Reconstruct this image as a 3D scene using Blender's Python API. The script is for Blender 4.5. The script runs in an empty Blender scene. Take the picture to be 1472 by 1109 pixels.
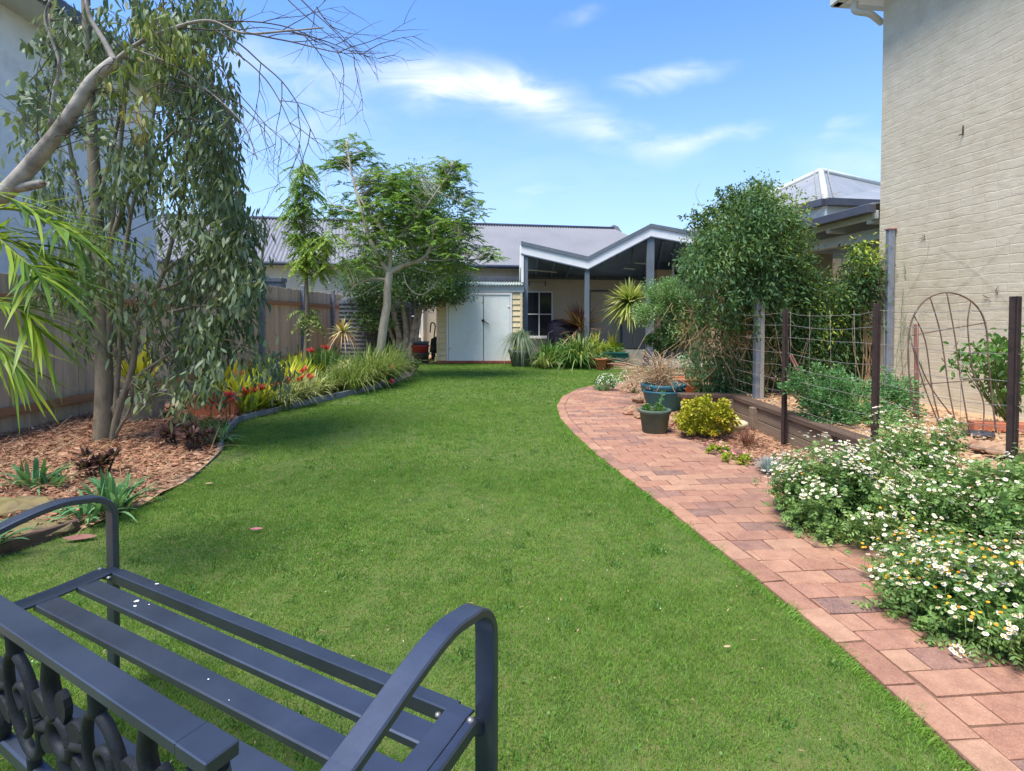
import bpy, math, random
import numpy as np
from mathutils import Vector, Matrix
random.seed(7); RG = np.random.default_rng(7)
S = bpy.context.scene; C = S.collection
R = math.radians
# ------------------------------------------------------------------ camera
W0, H0, F0 = 1472.0, 1109.0, 770.0
PITCH = R(1.5); PPX, PPY = 736.0, 478.0; CH = 1.2
cam = bpy.data.objects.new('camera', bpy.data.cameras.new('camera')); C.objects.link(cam)
cam.location = (0, 0, CH); cam.rotation_euler = (R(90) - PITCH, 0, 0)
cam.data.sensor_width = 36; cam.data.lens = 36 * F0 / W0
cam.data.shift_y = -(H0 / 2 - PPY) / W0
cam.data.clip_end = 2000; cam.data.clip_start = 0.02
S.camera = cam
def ray(u, v):
    x = (u - PPX) / F0; y = (PPY - v) / F0
    return Vector((x, math.cos(PITCH) + y * math.sin(PITCH), y * math.cos(PITCH) - math.sin(PITCH)))
def P(u, v, Y):                      # the point seen at (u, v) that stands Y metres away
    r = ray(u, v); k = Y / r.y
    return Vector((r.x * k, Y, CH + r.z * k))
def G(u, v, z=0.0):                  # the point of the level z seen at (u, v)
    r = ray(u, v); k = (z - CH) / r.z
    return Vector((r.x * k, r.y * k, z))
# ------------------------------------------------------------------ light and exposure
SUN_EL, SUN_AZ = R(66), R(224)       # azimuth clockwise from +Y: behind the camera, a little left
sun = bpy.data.objects.new('sun', bpy.data.lights.new('sun', 'SUN')); C.objects.link(sun)
sun.data.energy = 2.0; sun.data.angle = R(22); sun.data.color = (1, .955, .88)
sd = Vector((math.sin(SUN_AZ) * math.cos(SUN_EL), math.cos(SUN_AZ) * math.cos(SUN_EL), math.sin(SUN_EL)))
sun.rotation_euler = sd.to_track_quat('Z', 'Y').to_euler()
S.view_settings.view_transform = 'Standard'; S.view_settings.look = 'None'
S.view_settings.gamma = 1; S.view_settings.exposure = 1.76
w = bpy.data.worlds.new('World'); S.world = w; w.use_nodes = True
nt = w.node_tree; N = nt.nodes; LK = nt.links; N.clear()
def wn(t, **k):
    n = N.new(t)
    for a, b in k.items(): setattr(n, a, b)
    return n
sky = wn('ShaderNodeTexSky', sky_type='NISHITA', sun_disc=False, sun_elevation=SUN_EL, sun_rotation=SUN_AZ,
         air_density=1.0, dust_density=0.35, ozone_density=2.5, altitude=0)
tc = wn('ShaderNodeTexCoord'); sep = wn('ShaderNodeSeparateXYZ'); LK.new(tc.outputs['Generated'], sep.inputs[0])
def wm(op, a, b=None, c=None):
    n = wn('ShaderNodeMath', operation=op)
    for i, x in enumerate((a, b, c)):
        if x is None: continue
        if isinstance(x, (int, float)): n.inputs[i].default_value = x
        else: LK.new(x, n.inputs[i])
    return n.outputs[0]
ys = wm('MAXIMUM', sep.outputs[1], 0.05)
cx = wm('DIVIDE', sep.outputs[0], ys); cz = wm('DIVIDE', sep.outputs[2], ys)
comb = wn('ShaderNodeCombineXYZ'); LK.new(cx, comb.inputs[0]); LK.new(cz, comb.inputs[1])
mp = wn('ShaderNodeMapping'); mp.inputs['Rotation'].default_value = (0, 0, R(14)); mp.inputs['Scale'].default_value = (3.4, 10.0, 1)
LK.new(comb.outputs[0], mp.inputs[0])
nz = wn('ShaderNodeTexNoise'); nz.inputs['Scale'].default_value = 1.5; nz.inputs['Detail'].default_value = 9; nz.inputs['Roughness'].default_value = .56; nz.inputs['Distortion'].default_value = .9
LK.new(mp.outputs[0], nz.inputs[0])
warp = wn('ShaderNodeTexNoise'); warp.inputs['Scale'].default_value = 6; warp.inputs['Detail'].default_value = 4; LK.new(comb.outputs[0], warp.inputs[0])
wv = wn('ShaderNodeVectorMath', operation='MULTIPLY_ADD'); LK.new(warp.outputs['Color'], wv.inputs[0]); wv.inputs[1].default_value = (.16, .08, 0); LK.new(comb.outputs[0], wv.inputs[2])
def blob(u, v, ru, rv, rot, k):
    r = ray(u, v)
    m = wn('ShaderNodeMapping', vector_type='TEXTURE'); m.inputs['Location'].default_value = (r.x / r.y + .08, r.z / r.y + .04, 0)
    m.inputs['Rotation'].default_value = (0, 0, R(rot)); m.inputs['Scale'].default_value = (ru / F0, rv / F0, 1)
    LK.new(wv.outputs[0], m.inputs[0])
    l = wn('ShaderNodeVectorMath', operation='LENGTH'); LK.new(m.outputs[0], l.inputs[0])
    mr = wn('ShaderNodeMapRange', interpolation_type='SMOOTHSTEP'); LK.new(l.outputs['Value'], mr.inputs[0])
    mr.inputs[1].default_value = 0; mr.inputs[2].default_value = 1.25; mr.inputs[3].default_value = k; mr.inputs[4].default_value = 0
    return mr.outputs[0]
acc = 0.0
for b in [(665, 118, 150, 52, -8, 1.1), (760, 135, 80, 52, -20, .5), (700, 130, 110, 24, -8, .5), (900, 190, 130, 38, -12, .75), (1020, 196, 100, 16, 3, .6), (960, 108, 90, 20, 4, .7),
          (1215, 182, 38, 13, 30, .7), (1250, 235, 130, 50, 0, .4), (400, 100, 170, 55, 0, .5), (430, 165, 150, 70, 0, .35), (835, 25, 45, 14, 20, .35), (1130, 268, 60, 12, 0, .6), (780, 268, 40, 8, 0, .4), (600, 260, 500, 140, 0, .12)]:
    acc = wm('ADD', acc, blob(*b))
mr = wn('ShaderNodeMapRange', interpolation_type='SMOOTHSTEP'); LK.new(nz.outputs[0], mr.inputs[0]); mr.inputs[1].default_value = .24; mr.inputs[2].default_value = .78
cl = wm('MINIMUM', wm('MULTIPLY', acc, mr.outputs[0]), .9)
# pale air towards the horizon
hz = wn('ShaderNodeMapRange', interpolation_type='SMOOTHSTEP'); LK.new(sep.outputs[2], hz.inputs[0]); hz.inputs[1].default_value = -.1; hz.inputs[2].default_value = .52; hz.inputs[3].default_value = .9; hz.inputs[4].default_value = 0.0
hs = wn('ShaderNodeHueSaturation'); hs.inputs['Saturation'].default_value = 1.22; hs.inputs['Value'].default_value = .84; hs.inputs['Hue'].default_value = .508; LK.new(sky.outputs[0], hs.inputs['Color'])
mh = wn('ShaderNodeMixRGB'); LK.new(hz.outputs[0], mh.inputs[0]); LK.new(hs.outputs[0], mh.inputs[1]); mh.inputs[2].default_value = (1.32, 1.84, 2.5, 1)
mc = wn('ShaderNodeMixRGB'); LK.new(cl, mc.inputs[0]); LK.new(mh.outputs[0], mc.inputs[1]); mc.inputs[2].default_value = (2.75, 2.95, 3.3, 1)
bg = wn('ShaderNodeBackground'); bg.inputs[1].default_value = 0.12; LK.new(mc.outputs[0], bg.inputs[0])
wo = wn('ShaderNodeOutputWorld'); LK.new(bg.outputs[0], wo.inputs[0])
S.cycles.max_bounces = 6; S.cycles.transparent_max_bounces = 8; S.cycles.diffuse_bounces = 3
S.cycles.use_denoising = True

# ------------------------------------------------------------------ materials
def lin(c): return tuple(((x / 255 / 12.92) if x / 255 <= .04045 else ((x / 255 + .055) / 1.055) ** 2.4) for x in c) + (1,)
class NT:
    def __init__(s, name):
        s.m = bpy.data.materials.new(name); s.m.use_nodes = True; s.t = s.m.node_tree; s.t.nodes.clear()
        s.out = s.n('ShaderNodeOutputMaterial'); s.c = s.n('ShaderNodeTexCoord'); s.g = s.n('ShaderNodeNewGeometry')
    def n(s, t, **k):
        x = s.t.nodes.new(t)
        for a, b in k.items(): setattr(x, a, b)
        return x
    def l(s, a, b): s.t.links.new(a, b)
    def noise(s, scale, detail=4, rough=.55, vec=None, dist=0, stretch=None):
        x = s.n('ShaderNodeTexNoise'); x.inputs['Scale'].default_value = scale; x.inputs['Detail'].default_value = detail; x.inputs['Roughness'].default_value = rough; x.inputs['Distortion'].default_value = dist
        v = vec or s.c.outputs['Object']
        if stretch:
            m = s.n('ShaderNodeMapping'); m.inputs['Scale'].default_value = stretch; s.l(v, m.inputs[0]); v = m.outputs[0]
        s.l(v, x.inputs[0]); return x.outputs[0]
    def ramp(s, f, cols, pos=None, mode='LINEAR'):
        r = s.n('ShaderNodeValToRGB'); r.color_ramp.interpolation = mode; e = r.color_ramp.elements
        while len(e) < len(cols): e.new(.5)
        for i, c in enumerate(cols):
            e[i].position = pos[i] if pos else i / max(1, len(cols) - 1); e[i].color = lin(c)
        s.l(f, r.inputs[0]); return r.outputs[0]
    def mix(s, f, a, b, mode='MIX'):
        x = s.n('ShaderNodeMixRGB', blend_type=mode)
        for i, q in enumerate((f, a, b)):
            if isinstance(q, (int, float)): x.inputs[i].default_value = q
            elif isinstance(q, tuple): x.inputs[i].default_value = q
            else: s.l(q, x.inputs[i])
        return x.outputs[0]
    def bump(s, h, st, dist=.01):
        b = s.n('ShaderNodeBump'); b.inputs['Strength'].default_value = st; b.inputs['Distance'].default_value = dist; s.l(h, b.inputs['Height']); return b.outputs[0]
    def pr(s, col, rough=.7, metal=0, spec=.4, normal=None):
        p = s.n('ShaderNodeBsdfPrincipled')
        if isinstance(col, tuple): p.inputs['Base Color'].default_value = col
        else: s.l(col, p.inputs['Base Color'])
        p.inputs['Roughness'].default_value = rough; p.inputs['Metallic'].default_value = metal; p.inputs['Specular IOR Level'].default_value = spec
        if normal: s.l(normal, p.inputs['Normal'])
        return p.outputs[0]
    def fin(s, sh): s.l(sh, s.out.inputs[0]); return s.m
def mleaf(name, cols, tr=.3, rough=.5, ns=1.2, pos=None, spec=.35):
    """leaf colours differ leaf by leaf and drift over the plant"""
    t = NT(name)
    a = t.n('ShaderNodeMath', operation='MULTIPLY_ADD'); t.l(t.g.outputs['Random Per Island'], a.inputs[0]); a.inputs[1].default_value = .6
    nn = t.noise(ns, 3, vec=t.c.outputs['Object'])
    b = t.n('ShaderNodeMath', operation='MULTIPLY_ADD'); t.l(nn, b.inputs[0]); b.inputs[1].default_value = 1.3; b.inputs[2].default_value = -.45
    t.l(b.outputs[0], a.inputs[2])
    c = t.ramp(a.outputs[0], cols, pos)
    p = t.pr(c, rough, spec=spec)
    d = t.n('ShaderNodeBsdfTranslucent'); t.l(t.mix(.35, c, lin((150, 170, 40))), d.inputs[0])
    m = t.n('ShaderNodeMixShader'); m.inputs[0].default_value = tr; t.l(p, m.inputs[1]); t.l(d.outputs[0], m.inputs[2])
    return t.fin(m.outputs[0])
def msurf(name, c1, c2, scale=6, rough=.75, bump=.3, bscale=None, metal=0, stretch=None, spec=.35, c3=None):
    t = NT(name)
    n1 = t.noise(scale, 6, .6, stretch=stretch)
    cols = [c1, c2] if c3 is None else [c1, c2, c3]
    c = t.ramp(n1, cols, [.32, .68] if c3 is None else [.3, .5, .72])
    nb = t.noise(bscale or scale * 6, 5, .65, stretch=stretch)
    return t.fin(t.pr(c, rough, metal, spec, t.bump(nb, bump, .004) if bump else None))
M = {}
M['leaf_dark'] = mleaf('leaf_dark', [(58, 76, 54), (86, 106, 76), (116, 134, 100), (150, 156, 118)], .32, .5, spec=.35)
M['leaf_olive'] = mleaf('leaf_olive', [(66, 84, 48), (100, 122, 62), (140, 148, 66), (168, 138, 74)], .3)
M['leaf_jac'] = mleaf('leaf_jac', [(64, 100, 38), (100, 140, 54), (134, 168, 72), (166, 186, 92)], .35)
M['leaf_sap'] = mleaf('leaf_sap', [(84, 126, 46), (122, 158, 62), (154, 180, 74), (188, 196, 86)], .38)
M['leaf_deep'] = mleaf('leaf_deep', [(40, 68, 40), (58, 92, 52), (82, 118, 64), (108, 142, 78)], .25)
M['leaf_fine'] = mleaf('leaf_fine', [(48, 78, 50), (70, 106, 66), (98, 132, 76), (140, 160, 86)], .3)
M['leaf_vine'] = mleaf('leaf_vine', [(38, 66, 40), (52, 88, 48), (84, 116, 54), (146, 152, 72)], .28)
M['leaf_mint'] = mleaf('leaf_mint', [(62, 104, 62), (88, 136, 80), (116, 160, 98), (140, 178, 110)], .3)
M['leaf_fever'] = mleaf('leaf_fever', [(80, 112, 58), (108, 144, 76), (138, 168, 92), (172, 186, 108)], .38)
M['leaf_strap'] = mleaf('leaf_strap', [(66, 96, 44), (104, 130, 60), (150, 164, 92), (190, 186, 124)], .3)
M['leaf_bright'] = mleaf('leaf_bright', [(96, 130, 40), (140, 164, 50), (178, 190, 62), (206, 206, 92)], .35)
M['leaf_yellow'] = mleaf('leaf_yellow', [(120, 140, 34), (178, 180, 40), (210, 200, 60), (150, 160, 60)], .35)
M['leaf_varieg'] = mleaf('leaf_varieg', [(96, 118, 60), (150, 160, 92), (206, 204, 140), (222, 216, 160)], .3)
M['leaf_iris'] = mleaf('leaf_iris', [(58, 104, 62), (84, 134, 84), (110, 156, 104), (140, 172, 120)], .3)
M['leaf_palm'] = mleaf('leaf_palm', [(62, 96, 34), (100, 136, 44), (150, 172, 50), (196, 200, 70)], .4)
M['leaf_green'] = mleaf('leaf_green', [(46, 84, 36), (68, 112, 48), (92, 134, 58), (120, 150, 70)], .3)
M['leaf_lightgreen'] = mleaf('leaf_lightgreen', [(74, 112, 66), (104, 142, 84), (132, 166, 100), (160, 184, 118)], .3)
M['leaf_cord'] = mleaf('leaf_cord', [(110, 130, 56), (164, 172, 84), (204, 202, 122), (224, 218, 150)], .3)
M['leaf_burg'] = mleaf('leaf_burg', [(84, 50, 50), (118, 72, 66), (150, 104, 88), (170, 126, 104)], .2)
M['leaf_purple'] = mleaf('leaf_purple', [(58, 40, 44), (84, 56, 58), (112, 78, 76), (96, 92, 66)], .15)
M['leaf_jade'] = mleaf('leaf_jade', [(104, 118, 30), (150, 156, 38), (186, 176, 52), (196, 140, 60)], .15, .35, ns=3)
M['leaf_blue'] = mleaf('leaf_blue', [(120, 140, 138), (156, 172, 168), (184, 196, 190), (200, 208, 200)], .15)
M['leaf_dry'] = mleaf('leaf_dry', [(150, 118, 84), (186, 156, 120), (208, 184, 150), (170, 128, 98)], .15)
M['leaf_dryvine'] = mleaf('leaf_dryvine', [(96, 88, 48), (136, 122, 66), (164, 146, 88), (120, 120, 62)], .25)
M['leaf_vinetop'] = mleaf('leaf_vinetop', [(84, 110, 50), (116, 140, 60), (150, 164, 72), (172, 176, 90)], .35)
M['leaf_lav'] = mleaf('leaf_lav', [(70, 92, 66), (100, 120, 90), (128, 144, 112), (140, 150, 116)], .2)
M['petal_white'] = mleaf('petal_white', [(196, 192, 168), (214, 212, 194), (222, 220, 204), (196, 186, 146)], .15, .6)
M['petal_yellow'] = mleaf('petal_yellow', [(214, 150, 20), (228, 172, 34), (196, 128, 34), (230, 190, 70)], .1, .7)
M['petal_red'] = mleaf('petal_red', [(190, 34, 40), (214, 60, 62), (222, 88, 84), (200, 50, 30)], .2, .5)
M['petal_pink'] = mleaf('petal_pink', [(196, 120, 130), (214, 150, 150), (190, 96, 110), (220, 160, 150)], .2, .6)
M['chips'] = mleaf('chips', [(72, 52, 42), (136, 92, 68), (170, 122, 94), (196, 166, 136)], .02, .85, ns=9)
M['litter'] = mleaf('litter', [(120, 88, 64), (168, 134, 100), (190, 164, 128), (148, 106, 76)], .05, .8)
# lawn: blades differ one by one, patches by noise
def mgrass():
    t = NT('grass')
    big = t.noise(.55, 4, .55); mid = t.noise(3.0, 4, .6); fin = t.noise(11, 3, .6)
    a = t.ramp(t.g.outputs['Random Per Island'], [(62, 108, 28), (100, 148, 44), (132, 174, 62), (180, 196, 112)], [0, .35, .8, 1])
    b = t.ramp(mid, [(82, 128, 38), (150, 176, 76)], [.35, .65])
    c = t.mix(.5, a, b)
    d = t.ramp(big, [(82, 132, 38), (152, 174, 74)], [.35, .7]); c = t.mix(.4, c, d)
    e = t.ramp(fin, [(122, 168, 86), (92, 130, 46)], [.38, .6]); c = t.mix(.25, c, e)
    p = t.pr(c, .6, spec=.2)
    q = t.n('ShaderNodeBsdfTranslucent'); t.l(t.mix(.3, c, lin((130, 170, 30))), q.inputs[0])
    m = t.n('ShaderNodeMixShader'); m.inputs[0].default_value = .35; t.l(p, m.inputs[1]); t.l(q.outputs[0], m.inputs[2])
    return t.fin(m.outputs[0])
M['grass'] = mgrass()
M['turf'] = msurf('turf', (56, 76, 30), (88, 100, 48), 9, .95, .8, 60, c3=(104, 104, 58))
M['soil'] = msurf('soil', (74, 54, 40), (124, 92, 66), 5, .95, .9, 40, c3=(112, 100, 68))
M['earth'] = msurf('earth', (150, 112, 84), (186, 152, 118), 4, .95, .8, 50, c3=(128, 96, 72))
M['far_ground'] = msurf('far_ground', (84, 92, 52), (120, 112, 80), .4, .95, .2)
M['concrete'] = msurf('concrete', (128, 124, 116), (160, 156, 146), 5, .9, .4)
def mbrick():
    t = NT('paver')
    c = t.ramp(t.g.outputs['Random Per Island'], [(156, 108, 86), (172, 126, 100), (112, 86, 82), (160, 112, 92), (178, 136, 108), (132, 96, 86), (144, 108, 90)], mode='CONSTANT', pos=[0, .2, .4, .5, .66, .8, .9])
    n1 = t.noise(14, 6, .7); n2 = t.noise(160, 3, .7); n3 = t.noise(1.6, 4)
    c = t.mix(.35, c, t.ramp(n1, [(100, 72, 62), (196, 154, 126)], [.3, .7]))
    c = t.mix(t.ramp(n2, [(0, 0, 0), (150, 150, 150)], [.52, .68]), c, lin((206, 178, 150)))
    c = t.mix(t.ramp(t.noise(130, 3, .7), [(130, 130, 130), (0, 0, 0)], [.32, .46]), c, lin((92, 66, 58)))
    c = t.mix(t.ramp(n3, [(0, 0, 0), (170, 170, 170)], [.42, .72]), c, lin((120, 90, 76)))
    return t.fin(t.pr(c, .88, spec=.25, normal=t.bump(t.noise(90, 4, .7), .8, .004)))
M['paver'] = mbrick()
M['joint'] = msurf('joint_sand', (92, 70, 54), (124, 98, 76), 20, .95, .5)
def mwood(name, c1, c2, c3, axis='z', s=1.0):
    t = NT(name); st = {'z': (14, 14, .9), 'y': (14, .9, 14), 'x': (.9, 14, 14)}[axis]
    g = t.noise(2.2 * s, 7, .65, stretch=st, dist=.4); k = t.noise(2.4, 4, .6)
    isl = t.ramp(t.g.outputs['Random Per Island'], [c1, c2, c3])
    c = t.mix(.5, isl, t.ramp(g, [c1, c2, c3], [.3, .5, .7])); c = t.mix(t.ramp(k, [(0, 0, 0), (120, 120, 120)], [.45, .8]), c, lin(tuple(int(x * .72) for x in c1)))
    return t.fin(t.pr(c, .85, spec=.25, normal=t.bump(g, .5, .006)))
M['fence_wood'] = mwood('fence_wood', (160, 142, 118), (194, 174, 146), (216, 196, 168))
M['rail_wood'] = mwood('rail_wood', (136, 96, 68), (160, 118, 84), (178, 138, 102), 'y')
M['sleeper'] = mwood('sleeper', (96, 82, 68), (126, 108, 90), (150, 132, 110), 'y')
M['sleeper_dark'] = mwood('sleeper_dark', (70, 58, 50), (96, 78, 66), (120, 100, 84), 'y')
M['post_wood'] = mwood('post_wood', (130, 126, 118), (160, 156, 146), (150, 140, 110))
M['edging'] = msurf('edging', (98, 104, 108), (136, 140, 142), 6, .8, .4, c3=(90, 88, 80))
M['bark'] = msurf('bark', (88, 80, 66), (132, 122, 102), 9, .9, 1, 30, stretch=(1, 1, .35), c3=(108, 106, 78))
M['bark_pale'] = msurf('bark_pale', (150, 134, 112), (190, 176, 152), 7, .85, .8, 30, stretch=(1, 1, .4), c3=(206, 194, 170))
M['bark_grey'] = msurf('bark_grey', (96, 88, 80), (150, 142, 130), 8, .92, 1, 26, c3=(178, 170, 158))
M['twig'] = msurf('twig', (70, 62, 60), (104, 92, 84), 10, .9, .3)
M['twig_dry'] = msurf('twig_dry', (140, 112, 80), (178, 152, 112), 10, .9, .3)
M['stem'] = msurf('green_stem', (84, 104, 52), (120, 132, 74), 10, .7, .1)
M['cut_wood'] = msurf('cut_wood', (150, 88, 56), (184, 118, 78), 12, .8, .3)
# painted brick wall, courses laid along the wall
def mwall():
    t = NT('painted_brick')
    n1 = t.noise(.9, 5, .6); n2 = t.noise(7, 6, .65); 
    c = t.ramp(n1, [(184, 172, 146), (196, 184, 158), (204, 194, 170)], [.3, .5, .7])
    c = t.mix(.3, c, t.ramp(n2, [(168, 156, 130), (208, 198, 176)], [.35, .65]))
    st = t.noise(2.2, 6, .7, stretch=(1, 2.4, .35)); c = t.mix(t.ramp(st, [(0, 0, 0), (95, 95, 95)], [.55, .78]), c, lin((132, 120, 98)))
    bk = t.n('ShaderNodeTexBrick'); bk.inputs['Scale'].default_value = 1; bk.inputs['Brick Width'].default_value = .24; bk.inputs['Row Height'].default_value = .086
    bk.inputs['Mortar Size'].default_value = .009; bk.inputs['Mortar Smooth'].default_value = 1; bk.inputs['Color1'].default_value = (.75, .75, .75, 1); bk.inputs['Color2'].default_value = (.5, .5, .5, 1); bk.inputs['Mortar'].default_value = (.28, .28, .28, 1)
    w_ = t.n('ShaderNodeTexNoise'); w_.inputs['Scale'].default_value = 3.5; w_.inputs['Detail'].default_value = 5; t.l(t.c.outputs['Object'], w_.inputs[0])
    va = t.n('ShaderNodeVectorMath', operation='MULTIPLY_ADD'); t.l(w_.outputs['Color'], va.inputs[0]); va.inputs[1].default_value = (.09, .09, .055); t.l(t.c.outputs['Object'], va.inputs[2])
    sw = t.n('ShaderNodeSeparateXYZ'); t.l(va.outputs[0], sw.inputs[0]); cb = t.n('ShaderNodeCombineXYZ'); t.l(sw.outputs[1], cb.inputs[0]); t.l(sw.outputs[2], cb.inputs[1])
    t.l(cb.outputs[0], bk.inputs[0])
    lump = t.noise(14, 4, .55, stretch=(1, .5, 1.3)); fine = t.noise(70, 4, .7)
    h = t.mix(.55, bk.outputs['Color'], lump); h = t.mix(.15, h, fine)
    return t.fin(t.pr(c, .8, spec=.3, normal=t.bump(h, .75, .014)))
M['wall_paint'] = mwall()
M['render_cream'] = msurf('render_cream', (204, 192, 170), (216, 205, 184), 2, .85, .25)
M['render_tan'] = msurf('render_tan', (160, 138, 108), (182, 158, 126), 3, .85, .25)
M['white_house'] = msurf('white_house', (206, 206, 202), (224, 222, 216), 2, .8, .2, c3=(196, 196, 190))
M['board_cream'] = msurf('board_cream', (212, 192, 148), (228, 210, 168), 3, .6, .15)
M['door_white'] = msurf('door_white', (216, 222, 214), (228, 232, 224), 2.5, .5, .08, c3=(220, 220, 206))
M['trim_white'] = msurf('trim_white', (226, 224, 218), (238, 236, 230), 4, .5, .05)
M['trim_pale'] = msurf('trim_pale', (186, 190, 182), (206, 208, 200), 4, .5, .05)
M['grey_paint'] = msurf('grey_paint', (96, 104, 110), (112, 120, 126), 3, .5, .05)
M['dark_gutter'] = msurf('dark_gutter', (66, 68, 78), (84, 86, 96), 3, .4, .05)
M['roof_metal'] = msurf('roof_metal', (122, 122, 124), (134, 133, 135), .6, .55, .02)
M['roof_light'] = msurf('roof_light', (134, 135, 134), (150, 150, 148), 1.5, .5, .05)
M['roof_green'] = msurf('roof_green', (136, 146, 138), (164, 172, 160), 3, .6, .05)
M['ceiling_dark'] = msurf('ceiling_dark', (84, 102, 126), (100, 118, 142), 2, .6, .05)
M['tank'] = msurf('tank_poly', (70, 74, 82), (92, 96, 102), 3, .6, .1)
M['glass_dark'] = NT('glass_dark'); _t = M['glass_dark']; M['glass_dark'] = _t.fin(_t.pr(lin((40, 44, 56)), .08, spec=.6))
def mbench():
    t = NT('bench_paint'); n = t.noise(5, 6, .65); f = t.noise(140, 3, .7)
    c = t.ramp(n, [(78, 85, 98), (92, 100, 114)], [.35, .65])
    c = t.mix(t.ramp(f, [(0, 0, 0), (60, 60, 60)], [.62, .75]), c, lin((86, 88, 92)))
    return t.fin(t.pr(c, .42, metal=.8, spec=.5, normal=t.bump(t.noise(120, 3, .6), .12, .001)))
M['bench'] = mbench()
M['shaded_cast_iron'] = msurf('shaded_cast_iron', (30, 34, 38), (44, 48, 52), 30, .62, .3, metal=.3)  # rougher cast part of the bench, colour darkened to paint in its shade
M['steel'] = msurf('steel', (130, 128, 124), (170, 166, 160), 20, .45, .1, metal=.6)
M['rust_dark'] = msurf('rust_dark', (34, 28, 27), (62, 46, 42), 12, .8, .5, c3=(44, 40, 38))
M['rust'] = msurf('rust', (128, 84, 74), (160, 110, 98), 12, .85, .5)
M['wire'] = msurf('wire', (132, 128, 122), (160, 156, 148), 12, .6, .1, metal=.3)
M['wire_rust'] = msurf('wire_rust', (88, 72, 62), (120, 98, 84), 12, .8, .2)
M['galv'] = msurf('galvanised', (96, 104, 116), (140, 148, 158), 6, .5, .1, metal=.4, c3=(120, 118, 112))
M['terracotta'] = msurf('terracotta', (172, 96, 66), (196, 120, 88), 6, .85, .2, c3=(160, 104, 84))
M['terracotta_dark'] = msurf('terracotta_dark', (120, 66, 50), (150, 88, 68), 5, .8, .2)
M['pot_blue'] = msurf('pot_blue', (40, 92, 108), (58, 112, 126), 5, .55, .08, c3=(70, 116, 122))
M['pot_green'] = msurf('pot_green', (66, 82, 70), (88, 102, 86), 6, .8, .15, c3=(104, 108, 90))
M['pot_grey'] = msurf('pot_grey', (88, 100, 106), (108, 118, 122), 5, .6, .1)
M['pot_black'] = msurf('pot_black', (48, 50, 58), (64, 66, 74), 5, .6, .1)
M['pot_teal'] = msurf('pot_teal', (26, 88, 78), (36, 108, 94), 5, .6, .1)
M['pot_cream'] = msurf('pot_cream', (186, 172, 148), (206, 194, 170), 5, .8, .2)
M['pot_ribbed'] = msurf('pot_ribbed', (128, 124, 112), (164, 158, 144), 5, .9, .5, c3=(140, 128, 100))
M['tub_red'] = msurf('tub_red', (120, 36, 44), (146, 52, 56), 5, .6, .1)
M['tub_blue'] = msurf('tub_blue', (60, 84, 108), (80, 104, 126), 5, .6, .1)
M['bucket'] = msurf('bucket', (200, 104, 84), (214, 122, 100), 5, .6, .1)
M['cover'] = msurf('cover', (40, 36, 50), (58, 52, 66), 6, .8, .5)
M['rock'] = msurf('rock', (122, 90, 70), (164, 132, 104), 9, .9, 1, 22, c3=(150, 98, 74))
M['rock_moss'] = msurf('rock_moss', (84, 78, 50), (124, 112, 72), 7, .9, 1, 26, c3=(112, 98, 80))
M['slab'] = msurf('slab', (172, 162, 128), (196, 186, 152), 8, .9, .4)
M['mud'] = msurf('potting_mix', (62, 46, 36), (92, 70, 54), 25, .95, .8)

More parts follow.
